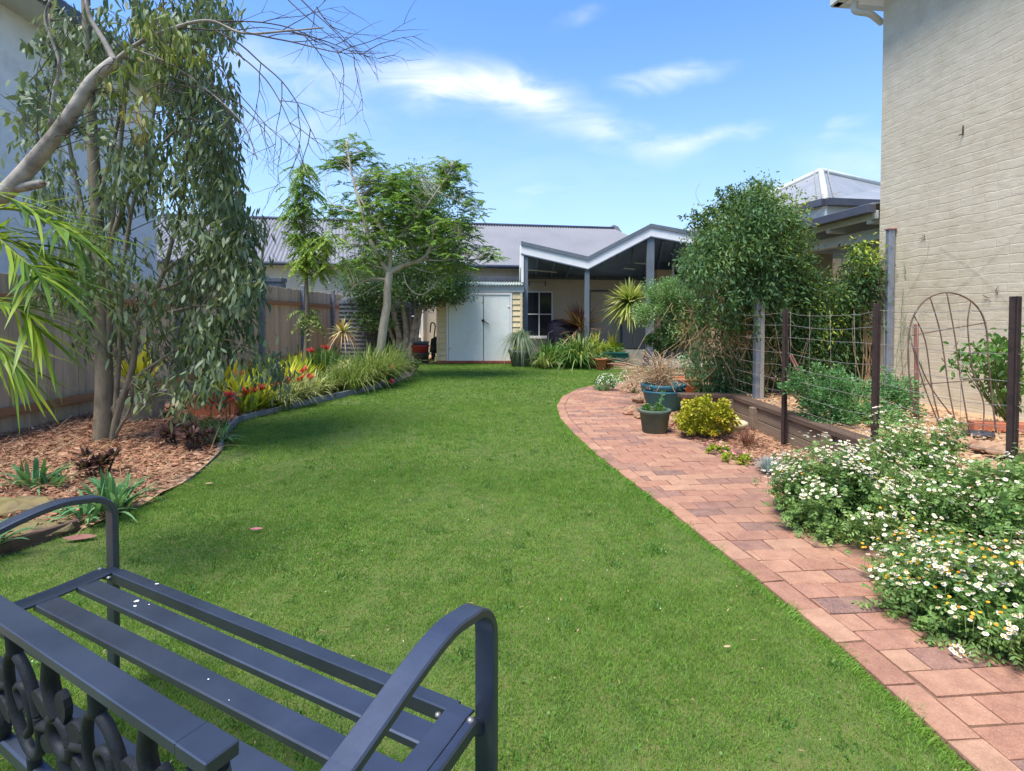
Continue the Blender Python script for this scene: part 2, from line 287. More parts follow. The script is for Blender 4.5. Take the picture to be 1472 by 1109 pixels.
# ------------------------------------------------------------------ mesh helpers
def newobj(name, me, mats, parent=None):
    for m in (mats if isinstance(mats, (list, tuple)) else [mats]):
        me.materials.append(M[m] if isinstance(m, str) else m)
    o = bpy.data.objects.new(name, me); C.objects.link(o)
    if parent: o.parent = parent
    return o
def tag(o, label=None, cat=None, group=None, kind=None):
    for k, v in (('label', label), ('category', cat), ('group', group), ('kind', kind)):
        if v: o[k] = v
    return o
def thing(name, label, cat, loc=(0, 0, 0), group=None, rz=0):
    o = bpy.data.objects.new(name, None); C.objects.link(o); o.location = loc; o.rotation_euler = (0, 0, rz)
    o.empty_display_size = .1
    return tag(o, label, cat, group)
class MB:                            # collects plain shapes into ONE mesh
    def __init__(s): s.v = []; s.f = []; s.mi = []; s.sm = []
    def add(s, vs, fs, mi=0, sm=False):
        o = len(s.v); s.v += [tuple(x) for x in vs]
        for f in fs: s.f.append(tuple(i + o for i in f)); s.mi.append(mi); s.sm.append(sm)
        return s
    def box(s, c, d, rz=0, mi=0, rx=0, ry=0, ch=.004):
        m = Matrix.Rotation(rz, 3, 'Z') @ Matrix.Rotation(ry, 3, 'Y') @ Matrix.Rotation(rx, 3, 'X'); c = Vector(c)
        h = [x / 2 for x in d]; b = min(ch, min(d) * .2)      # chamfered edges
        vs = []
        for sx in (-1, 1):
            for sy in (-1, 1):
                for sz in (-1, 1):
                    vs += [(sx * h[0], sy * (h[1] - b), sz * (h[2] - b)), (sx * (h[0] - b), sy * h[1], sz * (h[2] - b)), (sx * (h[0] - b), sy * (h[1] - b), sz * h[2])]
        i = lambda x, y, z, a: ((x * 2 + y) * 2 + z) * 3 + a
        fs = []
        for q in (0, 1):
            fs.append([i(q, 0, 0, 0), i(q, 1, 0, 0), i(q, 1, 1, 0), i(q, 0, 1, 0)][::(1 if q else -1)])
            fs.append([i(0, q, 0, 1), i(1, q, 0, 1), i(1, q, 1, 1), i(0, q, 1, 1)][::(-1 if q else 1)])
            fs.append([i(0, 0, q, 2), i(1, 0, q, 2), i(1, 1, q, 2), i(0, 1, q, 2)][::(1 if q else -1)])
            for p in (0, 1):
                fs.append([i(q, p, 0, 0), i(q, p, 1, 0), i(q, p, 1, 1), i(q, p, 0, 1)])
                fs.append([i(q, 0, p, 0), i(q, 1, p, 0), i(q, 1, p, 2), i(q, 0, p, 2)])
                fs.append([i(0, q, p, 1), i(1, q, p, 1), i(1, q, p, 2), i(0, q, p, 2)])
                for r in (0, 1): fs.append([i(q, p, r, 0), i(q, p, r, 1), i(q, p, r, 2)])
        s.add([m @ Vector(v) + c for v in vs], fs, mi); return s
    def tube(s, pts, rad, n=8, mi=0, cap=True, flat=1.0, ref=None):
        pts = [Vector(p) for p in pts]
        if not isinstance(rad, (list, tuple)): rad = [rad] * len(pts)
        vs = []; fs = []; up = Vector(ref) if ref else None
        for k, p in enumerate(pts):
            t = (pts[min(k + 1, len(pts) - 1)] - pts[max(k - 1, 0)])
            t = t.normalized() if t.length > 1e-9 else Vector((0, 0, 1))
            if up is None: up = Vector((0, 0, 1)) if abs(t.z) < .9 else Vector((1, 0, 0))
            a = t.cross(up).normalized()
            if a.length < .5: a = t.orthogonal().normalized()
            b = a.cross(t).normalized(); up = b if not ref else Vector(ref)
            for j in range(n):
                q = 2 * math.pi * j / n; vs.append(p + (a * math.cos(q) + b * math.sin(q) * flat) * rad[k])
        for k in range(len(pts) - 1):
            for j in range(n): fs.append((k * n + j, k * n + (j + 1) % n, (k + 1) * n + (j + 1) % n, (k + 1) * n + j))
        if cap: fs.append(tuple(range(n))[::-1]); fs.append(tuple((len(pts) - 1) * n + j for j in range(n)))
        s.add(vs, fs, mi, True); return s
    def strap(s, pts, side, w, t, mi=0):       # flat bar: width w along side, thickness t
        pts = [Vector(p) for p in pts]; side = Vector(side).normalized(); vs = []; fs = []
        for k, p in enumerate(pts):
            d = (pts[min(k + 1, len(pts) - 1)] - pts[max(k - 1, 0)]).normalized(); nrm = d.cross(side).normalized()
            c = min(t, w) * .18
            for a, b in ((-w / 2 + c, -t / 2), (w / 2 - c, -t / 2), (w / 2, -t / 2 + c), (w / 2, t / 2 - c), (w / 2 - c, t / 2), (-w / 2 + c, t / 2), (-w / 2, t / 2 - c), (-w / 2, -t / 2 + c)):
                vs.append(p + side * a + nrm * b)
        for k in range(len(pts) - 1):
            for j in range(8): fs.append((k * 8 + j, k * 8 + (j + 1) % 8, (k + 1) * 8 + (j + 1) % 8, (k + 1) * 8 + j))
        fs.append(tuple(range(8))[::-1]); fs.append(tuple((len(pts) - 1) * 8 + j for j in range(8)))
        s.add(vs, fs, mi); return s
    def lathe(s, prof, c=(0, 0, 0), n=28, mi=0, sx=1, sy=1):
        c = Vector(c); vs = []; fs = []
        for r, z in prof:
            for j in range(n):
                q = 2 * math.pi * j / n; vs.append(c + Vector((r * math.cos(q) * sx, r * math.sin(q) * sy, z)))
        for k in range(len(prof) - 1):
            for j in range(n): fs.append((k * n + j, k * n + (j + 1) % n, (k + 1) * n + (j + 1) % n, (k + 1) * n + j))
        if prof[0][0] > 1e-4: fs.append(tuple(range(n))[::-1])
        s.add(vs, fs, mi, True); return s
    def prism(s, poly, d, mi=0):              # polygon (3D points) pushed by vector d
        n = len(poly); d = Vector(d); a = [Vector(p) for p in poly]; vs = a + [p + d for p in a]
        fs = [tuple(range(n))[::-1], tuple(range(n, 2 * n))] + [(i, (i + 1) % n, n + (i + 1) % n, n + i) for i in range(n)]
        s.add(vs, fs, mi); return s
    def build(s, name, mats, parent=None):
        me = bpy.data.meshes.new(name); me.from_pydata(s.v, [], s.f); me.update()
        me.polygons.foreach_set('material_index', s.mi); me.polygons.foreach_set('use_smooth', s.sm)
        return newobj(name, me, mats, parent)
class LB:                            # collects leaves (numpy) into ONE mesh
    def __init__(s): s.V = []; s.F = []; s.n = 0
    def raw(s, V, F): s.V.append(V.reshape(-1, 3)); s.F.append(F + s.n); s.n += len(s.V[-1])
    def blades(s, base, d, side, L, Wd, prof=(.4, 1, .9, .06), droop=0.0, fold=0.0):
        base = np.asarray(base, float); d = nrm(np.asarray(d, float)); side = np.asarray(side, float)
        n = len(base); k = len(prof); t = np.linspace(0, 1, k); L = np.broadcast_to(L, (n,)); Wd = np.broadcast_to(Wd, (n,)); droop = np.broadcast_to(droop, (n,))
        side = nrm(np.cross(d, np.cross(side, d) + 1e-6)) if False else nrm(side - d * (side * d).sum(1, keepdims=True))
        Pm = base[:, None] + d[:, None] * (L[:, None] * t)[..., None] + np.array([0, 0, -1.]) * ((droop * L)[:, None] * t ** 2)[..., None]
        wd = (Wd[:, None] * np.array(prof) / 2)[..., None]
        up = np.cross(side, d); V = np.stack([Pm - side[:, None] * wd + up[:, None] * wd * fold, Pm + side[:, None] * wd + up[:, None] * wd * fold], 2)   # n,k,2,3
        i = (np.arange(n) * k * 2)[:, None] + (np.arange(k - 1) * 2)[None]
        F = np.stack([i, i + 1, i + 3, i + 2], -1).reshape(-1, 4); s.raw(V, F); return s
    def discs(s, c, nr, r, n=6, jit=0.0):
        c = np.asarray(c, float); nr = nrm(np.asarray(nr, float)); m = len(c); r = np.broadcast_to(r, (m,))
        a = nrm(np.cross(nr, np.array([.3, .5, .81]))); b = np.cross(nr, a); q = np.arange(n) * 2 * np.pi / n
        V = c[:, None] + (a[:, None] * np.cos(q)[None, :, None] + b[:, None] * np.sin(q)[None, :, None]) * r[:, None, None]
        i = (np.arange(m) * n)[:, None]
        if n == 6: F = np.concatenate([i + np.array([[0, 1, 2, 3]]), i + np.array([[0, 3, 4, 5]])], 0)
        else: F = i + np.array([[0, 1, 2, 3]])
        s.raw(V, F); return s
    def build(s, name, mat, parent=None):
        V = np.concatenate(s.V).astype(np.float32); F = np.concatenate(s.F).astype(np.int32)
        me = bpy.data.meshes.new(name); me.vertices.add(len(V)); me.vertices.foreach_set('co', V.ravel())
        me.loops.add(F.size); me.loops.foreach_set('vertex_index', F.ravel()); me.polygons.add(len(F))
        me.polygons.foreach_set('loop_start', np.arange(len(F), dtype=np.int32) * F.shape[1])
        me.polygons.foreach_set('use_smooth', np.ones(len(F), bool)); me.update(calc_edges=True)
        return newobj(name, me, mat, parent)
def nrm(a): return a / (np.linalg.norm(a, axis=-1, keepdims=True) + 1e-9)
def rv(n, s=1.0): return RG.normal(0, s, (n, 3))
def U(a, b, n=None): return RG.uniform(a, b, n)
def rdir(n): return nrm(rv(n))
def curve(pts, k=8):                 # smooth path through points
    p = [Vector(x) for x in pts]; out = []
    for i in range(len(p) - 1):
        a = p[max(i - 1, 0)]; b = p[i]; c = p[i + 1]; d = p[min(i + 2, len(p) - 1)]
        for j in range(k):
            t = j / k; out.append(.5 * ((2 * b) + (c - a) * t + (2 * a - 5 * b + 4 * c - d) * t * t + (3 * b - a - 3 * c + d) * t ** 3))
    return out + [p[-1]]
def taper(n, r0, r1): return [r0 + (r1 - r0) * i / (n - 1) for i in range(n)]
def loc(root, v): return Vector(v) - root.location
ELL = (.25, .85, 1, .7, .06)
def frond(lb, base, d, L, m, ll, lw, droop=.35, V_=.9, tip=1.0, updir=None):
    """feather leaves: n midribs with m pairs of leaflets"""
    base = np.asarray(base, float); d = nrm(np.asarray(d, float)); n = len(base); L = np.broadcast_to(L, (n,))
    t = np.linspace(.12, 1, m)
    side = nrm(np.cross(d, np.array([0, 0, 1.]) + rv(n, .25))); Pm = base[:, None] + d[:, None] * (L[:, None] * t)[..., None] + np.array([0, 0, -1.]) * (L[:, None] * droop * t ** 2)[..., None]
    dd = nrm(d[:, None] + np.array([0, 0, -1.]) * (2 * droop * t)[None, :, None]) * np.ones((n, 1, 1))
    for sg in (-1, 1):
        ld = nrm(dd * .6 + side[:, None] * sg * V_ + np.array([0, 0, -.25]) + RG.normal(0, .12, (n, m, 3)))
        ls = nrm(np.cross(ld, np.cross(side, d)[:, None] + RG.normal(0, .3, (n, m, 3))))
        sc = (np.sin(np.pi * np.clip(t * .85 + .1, 0, 1)) * .6 + .4)
        lb.blades(Pm.reshape(-1, 3), ld.reshape(-1, 3), ls.reshape(-1, 3), (np.broadcast_to(ll * sc, (n, m)) * U(.8, 1.2, (n, m))).ravel(), lw, (.4, 1, .08), .1)
    return Pm

# ================================================================== THE SETTING
def interp(tab, y):
    ys = [a for a, _ in tab]; xs = [b for _, b in tab]; return np.interp(y, ys, xs)
def px(tab): 
    r = [];
    for u, v in tab:
        g = G(u, v); r.append((g.y, g.x))
    return sorted(r)
PL = px([(1415, 1125), (1330, 1045), (1220, 945), (1080, 830), (1000, 768), (940, 720), (895, 686), (860, 658), (825, 626), (805, 603), (800, 585), (808, 572), (830, 561), (865, 553)])
PL = [(0, PL[0][1] + .18)] + PL + [(PL[-1][0] + .25, PL[-1][1] + .8), (PL[-1][0] + .45, PL[-1][1] + 2.2)]
def pathL(y): return interp(PL, y)
PR = [(0, 2.35), (1.6, 2.2), (2.4, 2.15), (3.2, 2.02), (4.0, 1.93), (4.9, 1.78), (5.6, 1.58), (6.4, 1.52), (7.4, 1.62), (8.3, 1.95), (9.0, 3.3), (10.6, 5.2)]
def pathR(y): return interp(PR, y)
EL = px([(0, 800), (70, 778), (150, 752), (215, 722), (275, 690), (318, 652), (330, 622), (345, 606), (420, 588), (500, 570), (560, 555), (592, 541), (603, 524)])
EL = [(-1, EL[0][1] - .3), (1.5, EL[0][1] - .08)] + EL
def bedL(y): return interp(EL, y)
FAR = 14.0
tag(MB().add([(-300, -300, -.06), (300, -300, -.06), (300, 300, -.06), (-300, 300, -.06)], [(0, 1, 2, 3)]).build('ground', 'far_ground'), kind='structure')
def sheet(name, fl, fr, y0, y1, z, mat, ny=60, nx=30, bump=.0):
    mb = MB(); vs = []
    for j in range(ny + 1):
        y = y0 + (y1 - y0) * j / ny; a, b = float(fl(y)), float(fr(y))
        for i in range(nx + 1): vs.append((a + (b - a) * i / nx, y, z + bump * (random.random() - .5)))
    fs = [(j * (nx + 1) + i, j * (nx + 1) + i + 1, (j + 1) * (nx + 1) + i + 1, (j + 1) * (nx + 1) + i) for j in range(ny) for i in range(nx)]
    mb.add(vs, fs, 0, True); return tag(mb.build(name, mat), kind='structure')
sheet('lawn', bedL, lambda y: pathL(y) if y < 10.2 else 3.3, -1, FAR, 0, 'turf', bump=.008)
sheet('garden_bed_soil', lambda y: -5.3, bedL, 0, 17, .015, 'earth', 80, 40, .035)
sheet('border_soil', lambda y: pathR(y) - .02, lambda y: 2.62 if y < 6.35 else 6.0, 0, 9.0, .01, 'earth', 60, 20, .02)
sheet('raised_bed_soil', lambda y: 2.66, lambda y: 4.9 - .12 * y + .35, 0, 9.0, .28, 'earth', 60, 20, .02)
sheet('patio', lambda y: 1.6, lambda y: 9, 13.1, 18, -.01, 'concrete', 4, 4)
# --- lawn grass: blades everywhere, denser near the camera
lb = LB()
def grass_zone(y0, y1, dens, h, wd):
    x0, x1 = -3.3, 3.3; n = int((x1 - x0) * (y1 - y0) * dens)
    x = U(x0, x1, n); y = U(y0, y1, n)
    jl = RG.normal(0, .03, n) + .03 * np.sin(y * 9) * np.sin(y * 23 + 1)
    ok = (x > bedL(y) + jl) & (x < np.where(y < 10.15, pathL(y) + .03 + np.abs(jl) * .6, 3.2)) & (np.abs(x) < .98 * y + .9)
    # bare, worn patches beside the bed
    for bx, by, br in ((G(330, 660).x, G(330, 660).y, .22), (G(60, 790).x, G(60, 790).y, .32), (G(500, 580).x, G(500, 580).y, .22)):
        dd = np.hypot(x - bx, (y - by)); ok &= ~((dd < br) & (RG.random(n) > .12 + .5 * dd / br))
    x, y = x[ok], y[ok]; n = len(x)
    hh = h * (.6 + .55 * RG.random(n)) * (1 + .25 * np.sin(x * 3.1 + y * 1.7) * np.sin(y * 2.3 - x))
    d = nrm(np.stack([RG.normal(0, .42, n), RG.normal(0, .42, n), np.ones(n)], 1)); sd_ = rv(n); 
    lb.blades(np.stack([x, y, np.zeros(n)], 1), d, sd_, hh, wd * U(.7, 1.3, n), (1, .8, .08), U(0, .5, n))
grass_zone(.3, 2.4, 44000, .021, .0019)
grass_zone(2.4, 4.2, 24000, .022, .0026)
grass_zone(4.2, 7.5, 9500, .024, .0042)
grass_zone(7.5, 14.0, 2600, .028, .009)
yv = U(.6, 10, 15000); n = len(yv); xo = pathL(yv) - U(0, .05, n); hh = (.6 + .7 * np.sin(yv * 11) ** 2) * (.5 + RG.random(n))
lb.blades(np.stack([xo, yv, np.zeros(n)], 1), np.stack([U(.3, 1.3, n), RG.normal(0, .4, n), U(.5, 1, n)], 1), rv(n), .038 * hh, np.where(yv < 3, .0024, .0045), (1, .8, .1), U(.1, .5, n))
tag(lb.build('lawn_grass', 'grass'), 'short mown green lawn grass filling the middle of the garden', 'grass', kind='stuff')
lb = LB(); nT = 420; tx = U(-2.9, 2.0, nT); ty_ = U(.8, 12, nT); k = RG.integers(0, nT, 12000); x = tx[k] + RG.normal(0, .022, len(k)); y = ty_[k] + RG.normal(0, .022, len(k)); m_ = (x > bedL(y) + .02) & (x < pathL(np.minimum(y, 10)) - .01); x, y = x[m_], y[m_]; n = len(x)
lb.blades(np.stack([x, y, np.zeros(n)], 1), np.stack([RG.normal(0, .5, n), RG.normal(0, .5, n), np.ones(n)], 1), rv(n), U(.025, .045, n), U(.003, .006, n), (1, .8, .1), U(0, .6, n))
tag(lb.build('grass_tufts', 'leaf_green'), 'darker longer grass tufts dotted over the lawn', 'grass', kind='stuff')
lb = LB(); n = 1100; x = U(-2.9, 2.0, n); y = U(.8, 11, n); m_ = (x > bedL(y) + .02) & (x < pathL(np.minimum(y, 10)) - .02); x, y = x[m_], y[m_]; n = len(x); d = np.stack([RG.normal(0, 1, n), RG.normal(0, 1, n), RG.normal(.1, .2, n)], 1)
lb.blades(np.stack([x, y, U(.014, .024, n)], 1), d, np.stack([-d[:, 1], d[:, 0], d[:, 2] * 0], 1), U(.006, .02, n), U(.002, .0035, n), (1, 1, .3))
tag(lb.build('grass_clippings', 'litter'), 'straw coloured clippings scattered over the lawn', 'clippings', kind='stuff')
lb = LB(); n = 130; x = U(-2.4, 1.5, n); y = U(.9, 7, n); m_ = (x > bedL(y) + .05) & (x < pathL(y) - .03); x, y = x[m_], y[m_]; n = len(x)
lb.discs(np.stack([x, y, U(.024, .034, n)], 1), np.stack([RG.normal(0, .4, n), RG.normal(-.3, .3, n), np.ones(n)], 1), U(.0012, .0028, n))
tag(lb.build('clover_flowers', 'petal_white'), 'tiny white clover heads sprinkled through the lawn', 'clover', kind='stuff')
# clover patches among the blades
lb = LB(); n = 5000; x = U(-2.6, 1.3, n); y = U(.9, 5.5, n); m_ = (np.sin(x * 2.3 + 1) * np.sin(y * 1.9) + RG.normal(0, .5, n)) > .45
m_ &= (x > bedL(y) + .05) & (x < pathL(y) - .03); x, y = x[m_], y[m_]; n = len(x)
lb.discs(np.stack([x, y, U(.01, .02, n)], 1), np.stack([RG.normal(0, .3, n), RG.normal(0, .3, n), np.ones(n)], 1), U(.003, .0055, n))
tag(lb.build('clover', 'leaf_green'), 'tiny clover leaves scattered through the near lawn', 'clover', kind='stuff')
# --- brick path: running bond courses that swing with the bend, one border row along the lawn
mb = MB(); BL, BW, J = .226, .118, .007; Z = .02
def brick(c4, z=Z, h=.05):
    dz = random.uniform(-.0025, .0025); tl = [random.uniform(-.0012, .0012) for _ in range(4)]
    cen = sum((Vector((a, b, 0)) for a, b in c4), Vector()) / 4
    o = [Vector((a, b, z - h)) for a, b in c4]; m1 = [Vector((a, b, z + dz + tl[i] - .003)) for i, (a, b) in enumerate(c4)]
    m2 = []
    for i, q in enumerate(m1):
        k = cen.copy(); k.z = q.z; dv = k - q; L_ = dv.length; m2.append(q + dv * min(.5, .009 / max(L_, .001)) + Vector((0, 0, .004)))
    vs = o + m1 + m2; fs = [(8, 9, 10, 11)] + [(i, (i + 1) % 4, 4 + (i + 1) % 4, 4 + i) for i in range(4)] + [(4 + i, 4 + (i + 1) % 4, 8 + (i + 1) % 4, 8 + i) for i in range(4)]
    mb.add(vs, fs)
RT = .085                            # the courses lie turned by this much
b = 0.7; row = 0
def rowfr(a, bb): return (1.2 + a - RT * (bb - 3), bb + RT * a)       # course frame -> ground
def edge_at(f, bb):
    a = 0.0
    for _ in range(8): x_, y_ = rowfr(a, bb); a = float(f(y_)) - 1.2 + RT * (bb - 3)
    return a
while b < 10.4:
    b2 = b + BW; off = (row % 2) * BL / 2 + random.uniform(-.015, .015)
    l0, l1 = edge_at(pathL, b), edge_at(pathL, b2 - J); xr = edge_at(pathR, b) if b < 8.9 else edge_at(pathR, 8.9) + (b - 8.9) * 1.5
    bord = .112; k = math.floor((l0 - off) / BL) - 1
    while True:
        x0 = k * BL + off; x1 = x0 + BL - J; k += 1
        if x0 > xr + .05: break
        xa, xb = max(x0, l0 + bord), max(x0, l1 + bord)
        if x1 < max(xa, xb) + .004: 
            if x1 < min(xa, xb) + .004: continue
            xa, xb = min(xa, x1 - .004), min(xb, x1 - .004)
        brick([rowfr(xa, b), rowfr(x1, b), rowfr(x1, b2 - J), rowfr(xb, b2 - J)])
    b = b2; row += 1
# border: stretchers end to end along the edge
yy = np.linspace(.8, 10.15, 900); xx = np.array([float(pathL(q)) for q in yy]); sl = np.concatenate([[0], np.cumsum(np.hypot(np.diff(xx), np.diff(yy)))])
q = 0.0
while q + BL < sl[-1]:
    def at(s): return Vector((np.interp(s, sl, xx), np.interp(s, sl, yy), 0))
    a, c = at(q), at(q + BL - J); t = (c - a).normalized(); nn = Vector((t.y, -t.x, 0))
    if nn.x < 0: nn = -nn
    e = .104; brick([(a.x, a.y), (a.x + nn.x * e, a.y + nn.y * e), (c.x + nn.x * e, c.y + nn.y * e), (c.x, c.y)], Z + .001)
    q += BL
pth = mb.build('path', 'paver'); tag(pth, kind='structure')
sheet('path_bedding', pathL, pathR, .8, 10.2, .012, 'joint', 80, 6)
# --- mulch and litter
def chips(name, label, fl, fr, y0, y1, n, mat, z=.03, ls=(.02, .07), zf=None):
    lb = LB(); y = U(y0, y1, n); a, b_ = fl(y), fr(y); x = a + (b_ - a) * RG.random(n)
    d = np.stack([RG.normal(0, 1, n), RG.normal(0, 1, n), RG.normal(0, .18, n)], 1)
    L = U(ls[0], ls[1], n); sd_ = np.stack([-d[:, 1], d[:, 0], RG.normal(0, .5, n)], 1)
    lb.blades(np.stack([x, y, z + U(-.005, .028, n)], 1), d, sd_, L, L * U(.14, .4, n), (.5, 1, .9, .3), U(-.1, .1, n))
    return tag(lb.build(name, mat), label, 'mulch', kind='stuff')
cst = lambda k: (lambda y: np.full_like(y, k))
chips('bark_mulch', 'reddish bark chip mulch spread under the left tree', cst(-5.1), lambda y: bedL(y) - .03, 2.2, 7.0, 26000, 'chips', .035)
chips('leaf_litter', 'dry brown leaf litter along the back of the left bed', cst(-5.1), lambda y: bedL(y) - .05, 6.5, 14, 7000, 'litter', .035)
chips('border_mulch', 'brown leaf mulch between brick path and sleeper wall', lambda y: pathR(y) + .0, cst(2.55), 1.8, 6.6, 9000, 'chips', .025, (.015, .05))
chips('raised_bed_litter', 'pale straw litter on the raised bed by the painted wall', cst(2.72), lambda y: 4.9 - .12 * y, 2.0, 7.5, 9000, 'litter', .29, (.015, .06))
# straw strands
lb = LB(); n = 1500; y = U(2.4, 6.8, n); x = -5 + (bedL(y) + 5) * RG.random(n); d = np.stack([RG.normal(0, 1, n), RG.normal(0, 1, n), RG.normal(0, .12, n)], 1)
lb.blades(np.stack([x, y, U(.05, .09, n)], 1), d, np.stack([-d[:, 1], d[:, 0], d[:, 2]], 1), U(.1, .3, n), .004, (1, 1, .4), .1)
tag(lb.build('dry_straw', 'litter'), 'thin dry stalks lying on the bark mulch', 'straw', kind='stuff')

# ================================================================== BUILDINGS AND WALLS
# --- painted brick house on the right: its long side wall runs away from the camera
WX = lambda y: 4.5 - .12 * (y - 5.13)
ang = math.atan(.12)
hs_ = thing('painted_brick_house', 'tall cream painted brick house wall filling the right edge', 'house', (WX(6.37), 6.37, 0), rz=ang)
mb = MB(); mb.prism([(0, -9, -.05), (0, 0, -.05), (0, 0, 5.04), (0, -9, 5.04)], (6, 0, 0)); mb.build('wall', 'wall_paint', hs_)
mb = MB(); mb.prism([(-.26, -9.3, 5.04), (-.26, .3, 5.04), (-.26, .3, 5.09), (-.26, -9.3, 5.09)], (6.6, 0, 0)); mb.build('soffit', 'trim_white', hs_)
mb = MB(); mb.box((-.32, -4.5, 5.12), (.12, 9.8, .14)); mb.box((2.95, .36, 5.12), (6.6, .12, .14)); mb.build('gutter', 'trim_pale', hs_)
mb = MB(); mb.prism([(-.26, .3, 5.10), (6.2, .3, 5.10), (2.9, .3, 7.0)], (0, -9.6, 0)); mb.build('roof', 'roof_metal', hs_)
mb = MB(); mb.tube(curve([(-.2, .2, 5.0), (-.2, .2, 4.9), (-.06, .14, 4.84), (.05, .16, 4.80), (.15, .2, 4.78)], 5), .038, 10); mb.build('downpipe', 'trim_pale', hs_)
mb = MB(); p = P(1356, 172, WX(5.4)) ; q = P(1356, 172, 5.28); mb.tube([loc(hs_, q)[:] if False else (-.006, -1.02, 3.02), (-.006, -1.02, 3.11)], .006, 6); mb.tube([(-.01, -1.02, 3.02), (-.03, -1.0, 3.02)], .005, 6); mb.build('wall_hook', 'rust_dark', hs_)
mb = MB()
wp = lambda u, v: (lambda Y: P(u, v, Y))( (4.5 + .12 * 5.13) / ((u - PPX) / F0 + .12) )
def wl(u, v):
    Y = (4.5 + .12 * 5.13) / ((u - PPX) / F0 + .12); g = P(u, v, Y); rel = Vector((g.x - WX(6.37), g.y - 6.37, 0)); 
    rel.rotate(Matrix.Rotation(-ang, 3, 'Z')); return Vector((-.008, rel.y, g.z))
for pts in ([(1335, 343), (1332, 368), (1316, 405), (1300, 430)], [(1350, 355), (1395, 385), (1432, 418), (1446, 432), (1458, 455)], [(1472, 322), (1418, 380), (1376, 416), (1345, 440)], [(1385, 425), (1350, 440), (1320, 452)]):
    mb.tube([wl(*a) for a in pts], .0009, 4)
for u, v in ((1328, 341), (1432, 416), (1420, 428)):
    for k in range(4): a = wl(u, v); mb.tube([a, a + Vector((-.01, random.uniform(-.06, .06), random.uniform(-.06, .05)))], .003, 4)
mb.build('climber_wire', 'wire_rust', hs_)
# --- lean-to verandah of that house
lv = thing('lean_to_pergola', 'cream timber lean-to behind the vine with dark gutter and open rafters', 'pergola', (WX(6.4) - .05, 6.42, 0), rz=ang)
mb = MB(); mb.box((-.05, 1.9, 2.50), (.11, 3.9, .1)); mb.build('gutter', 'dark_gutter', lv)
mb = MB(); mb.box((-.0 + .06, 1.9, 2.44), (.05, 3.8, .1)); mb.build('fascia', 'trim_pale', lv)
mb = MB(); mb.prism([(.0, 0, 2.56), (0, 3.8, 2.56), (0, 3.8, 2.58), (0, 0, 2.58)], (3.2, 0, .35)); mb.build('roof', 'roof_light', lv)
for k in range(6): MB().box((1.5, .12 + k * .7, 2.42), (2.9, .07, .15)).build('rafter', 'trim_pale', lv)
MB().box((.35, 1.9, 2.26), (.09, 3.8, .14)).build('beam', 'trim_pale', lv)
for y in (.12, 2.4): MB().box((.35, y, 1.09), (.1, .1, 2.18)).build('post', 'trim_pale', lv)
mb = MB(); mb.box((1.1, 3.6, 1.3), (2.2, .2, 2.3)); mb.build('wall', 'render_tan', lv)
mb = MB(); mb.tube(curve([(.75, .7, 2.25), (.62, .7, 2.24), (.5, .7, 2.14), (.4, .7, 2.06), (.36, .7, 1.9), (.36, .7, .3)], 6), .05, 12); mb.build('downpipe', 'pot_cream', lv)
# --- hip roofed wing further back
A_, B_, C_, D_, E_ = Vector((6.4, 11, 3.6)), Vector((4.95, 16, 3.6)), Vector((11, 11.7, 3.6)), P(1180, 247, 14), P(1275, 268, 15.6)
E_.z = D_.z
hw = thing('hip_roofed_wing', 'tan house wing with pale metal hip roof rising behind the vine', 'house', (6.4, 11, 0))
def corr(q0, q1, q2, q3, pitch=.076, amp=.012, per=6, rows=2):
    """corrugated sheet: q0->q1 along the eave, q3->q2 along the top"""
    q0, q1, q2, q3 = map(Vector, (q0, q1, q2, q3)); wdt = (q1 - q0).length; n = max(6, int(wdt / pitch * per)); nr = (q1 - q0).cross(q3 - q0).normalized()
    if nr.z < 0: nr = -nr
    vs = []; fs = []
    for r in range(rows):
        f = r / (rows - 1)
        for i in range(n + 1):
            t = i / n; p = (q0.lerp(q1, t)).lerp(q3.lerp(q2, t), f); vs.append(p + nr * amp * math.sin(2 * math.pi * i / per))
    for r in range(rows - 1):
        for i in range(n): a = r * (n + 1) + i; fs.append((a, a + 1, a + n + 2, a + n + 1))
    return vs, fs
def corr_tri(q0, q1, ap, per=6, pitch=.076, amp=.012):     # triangular hip face: corrugations rise from the eave to the hips
    q0, q1, ap = map(Vector, (q0, q1, ap)); e = (q1 - q0); n = int(e.length / pitch * per); nr = e.cross(ap - q0).normalized(); nr = -nr if nr.z < 0 else nr
    foot = (ap - q0).dot(e) / e.length_squared; up = ap - q0 - e * foot; vs = []; fs = []
    for i in range(n + 1):
        t = i / n; h = t / foot if t < foot else (1 - t) / (1 - foot); o = nr * amp * math.sin(2 * math.pi * i / per)
        vs += [q0 + e * t + o, q0 + e * t + up * max(h, 0) + o]
    for i in range(n): fs.append((2 * i, 2 * i + 2, 2 * i + 3, 2 * i + 1))
    return vs, fs
o_ = hw.location; rf = MB()
vs, fs = corr_tri(A_ - o_, B_ - o_, D_ - o_) if False else ([], [])
mb = MB(); mb.add([A_ - o_, D_ - o_, B_ - o_], [(0, 1, 2)]); mb.add([A_ - o_, C_ - o_, E_ - o_, D_ - o_], [(0, 1, 2, 3)])
mb.add([B_ - o_, D_ - o_, E_ - o_, Vector((11, 18, 3.6)) - o_], [(0, 1, 2, 3)])
roof = mb.build('roof', 'roof_light', hw)
mb = MB()
for a, b_ in ((A_, D_), (B_, D_), (D_, E_)):
    mb.tube([a - o_ + Vector((0, 0, .03)), b_ - o_ + Vector((0, 0, .03))], .07, 8)
for k in range(16):                 # standing laps beside the hip
    a = A_.lerp(D_, k / 16 + .03) - o_; 
    for s_ in (-1, 1): mb.tube([a + Vector((.17 * s_ + .02, .05, .02)), a + Vector((.17 * s_, .0, .09))], .012, 5)
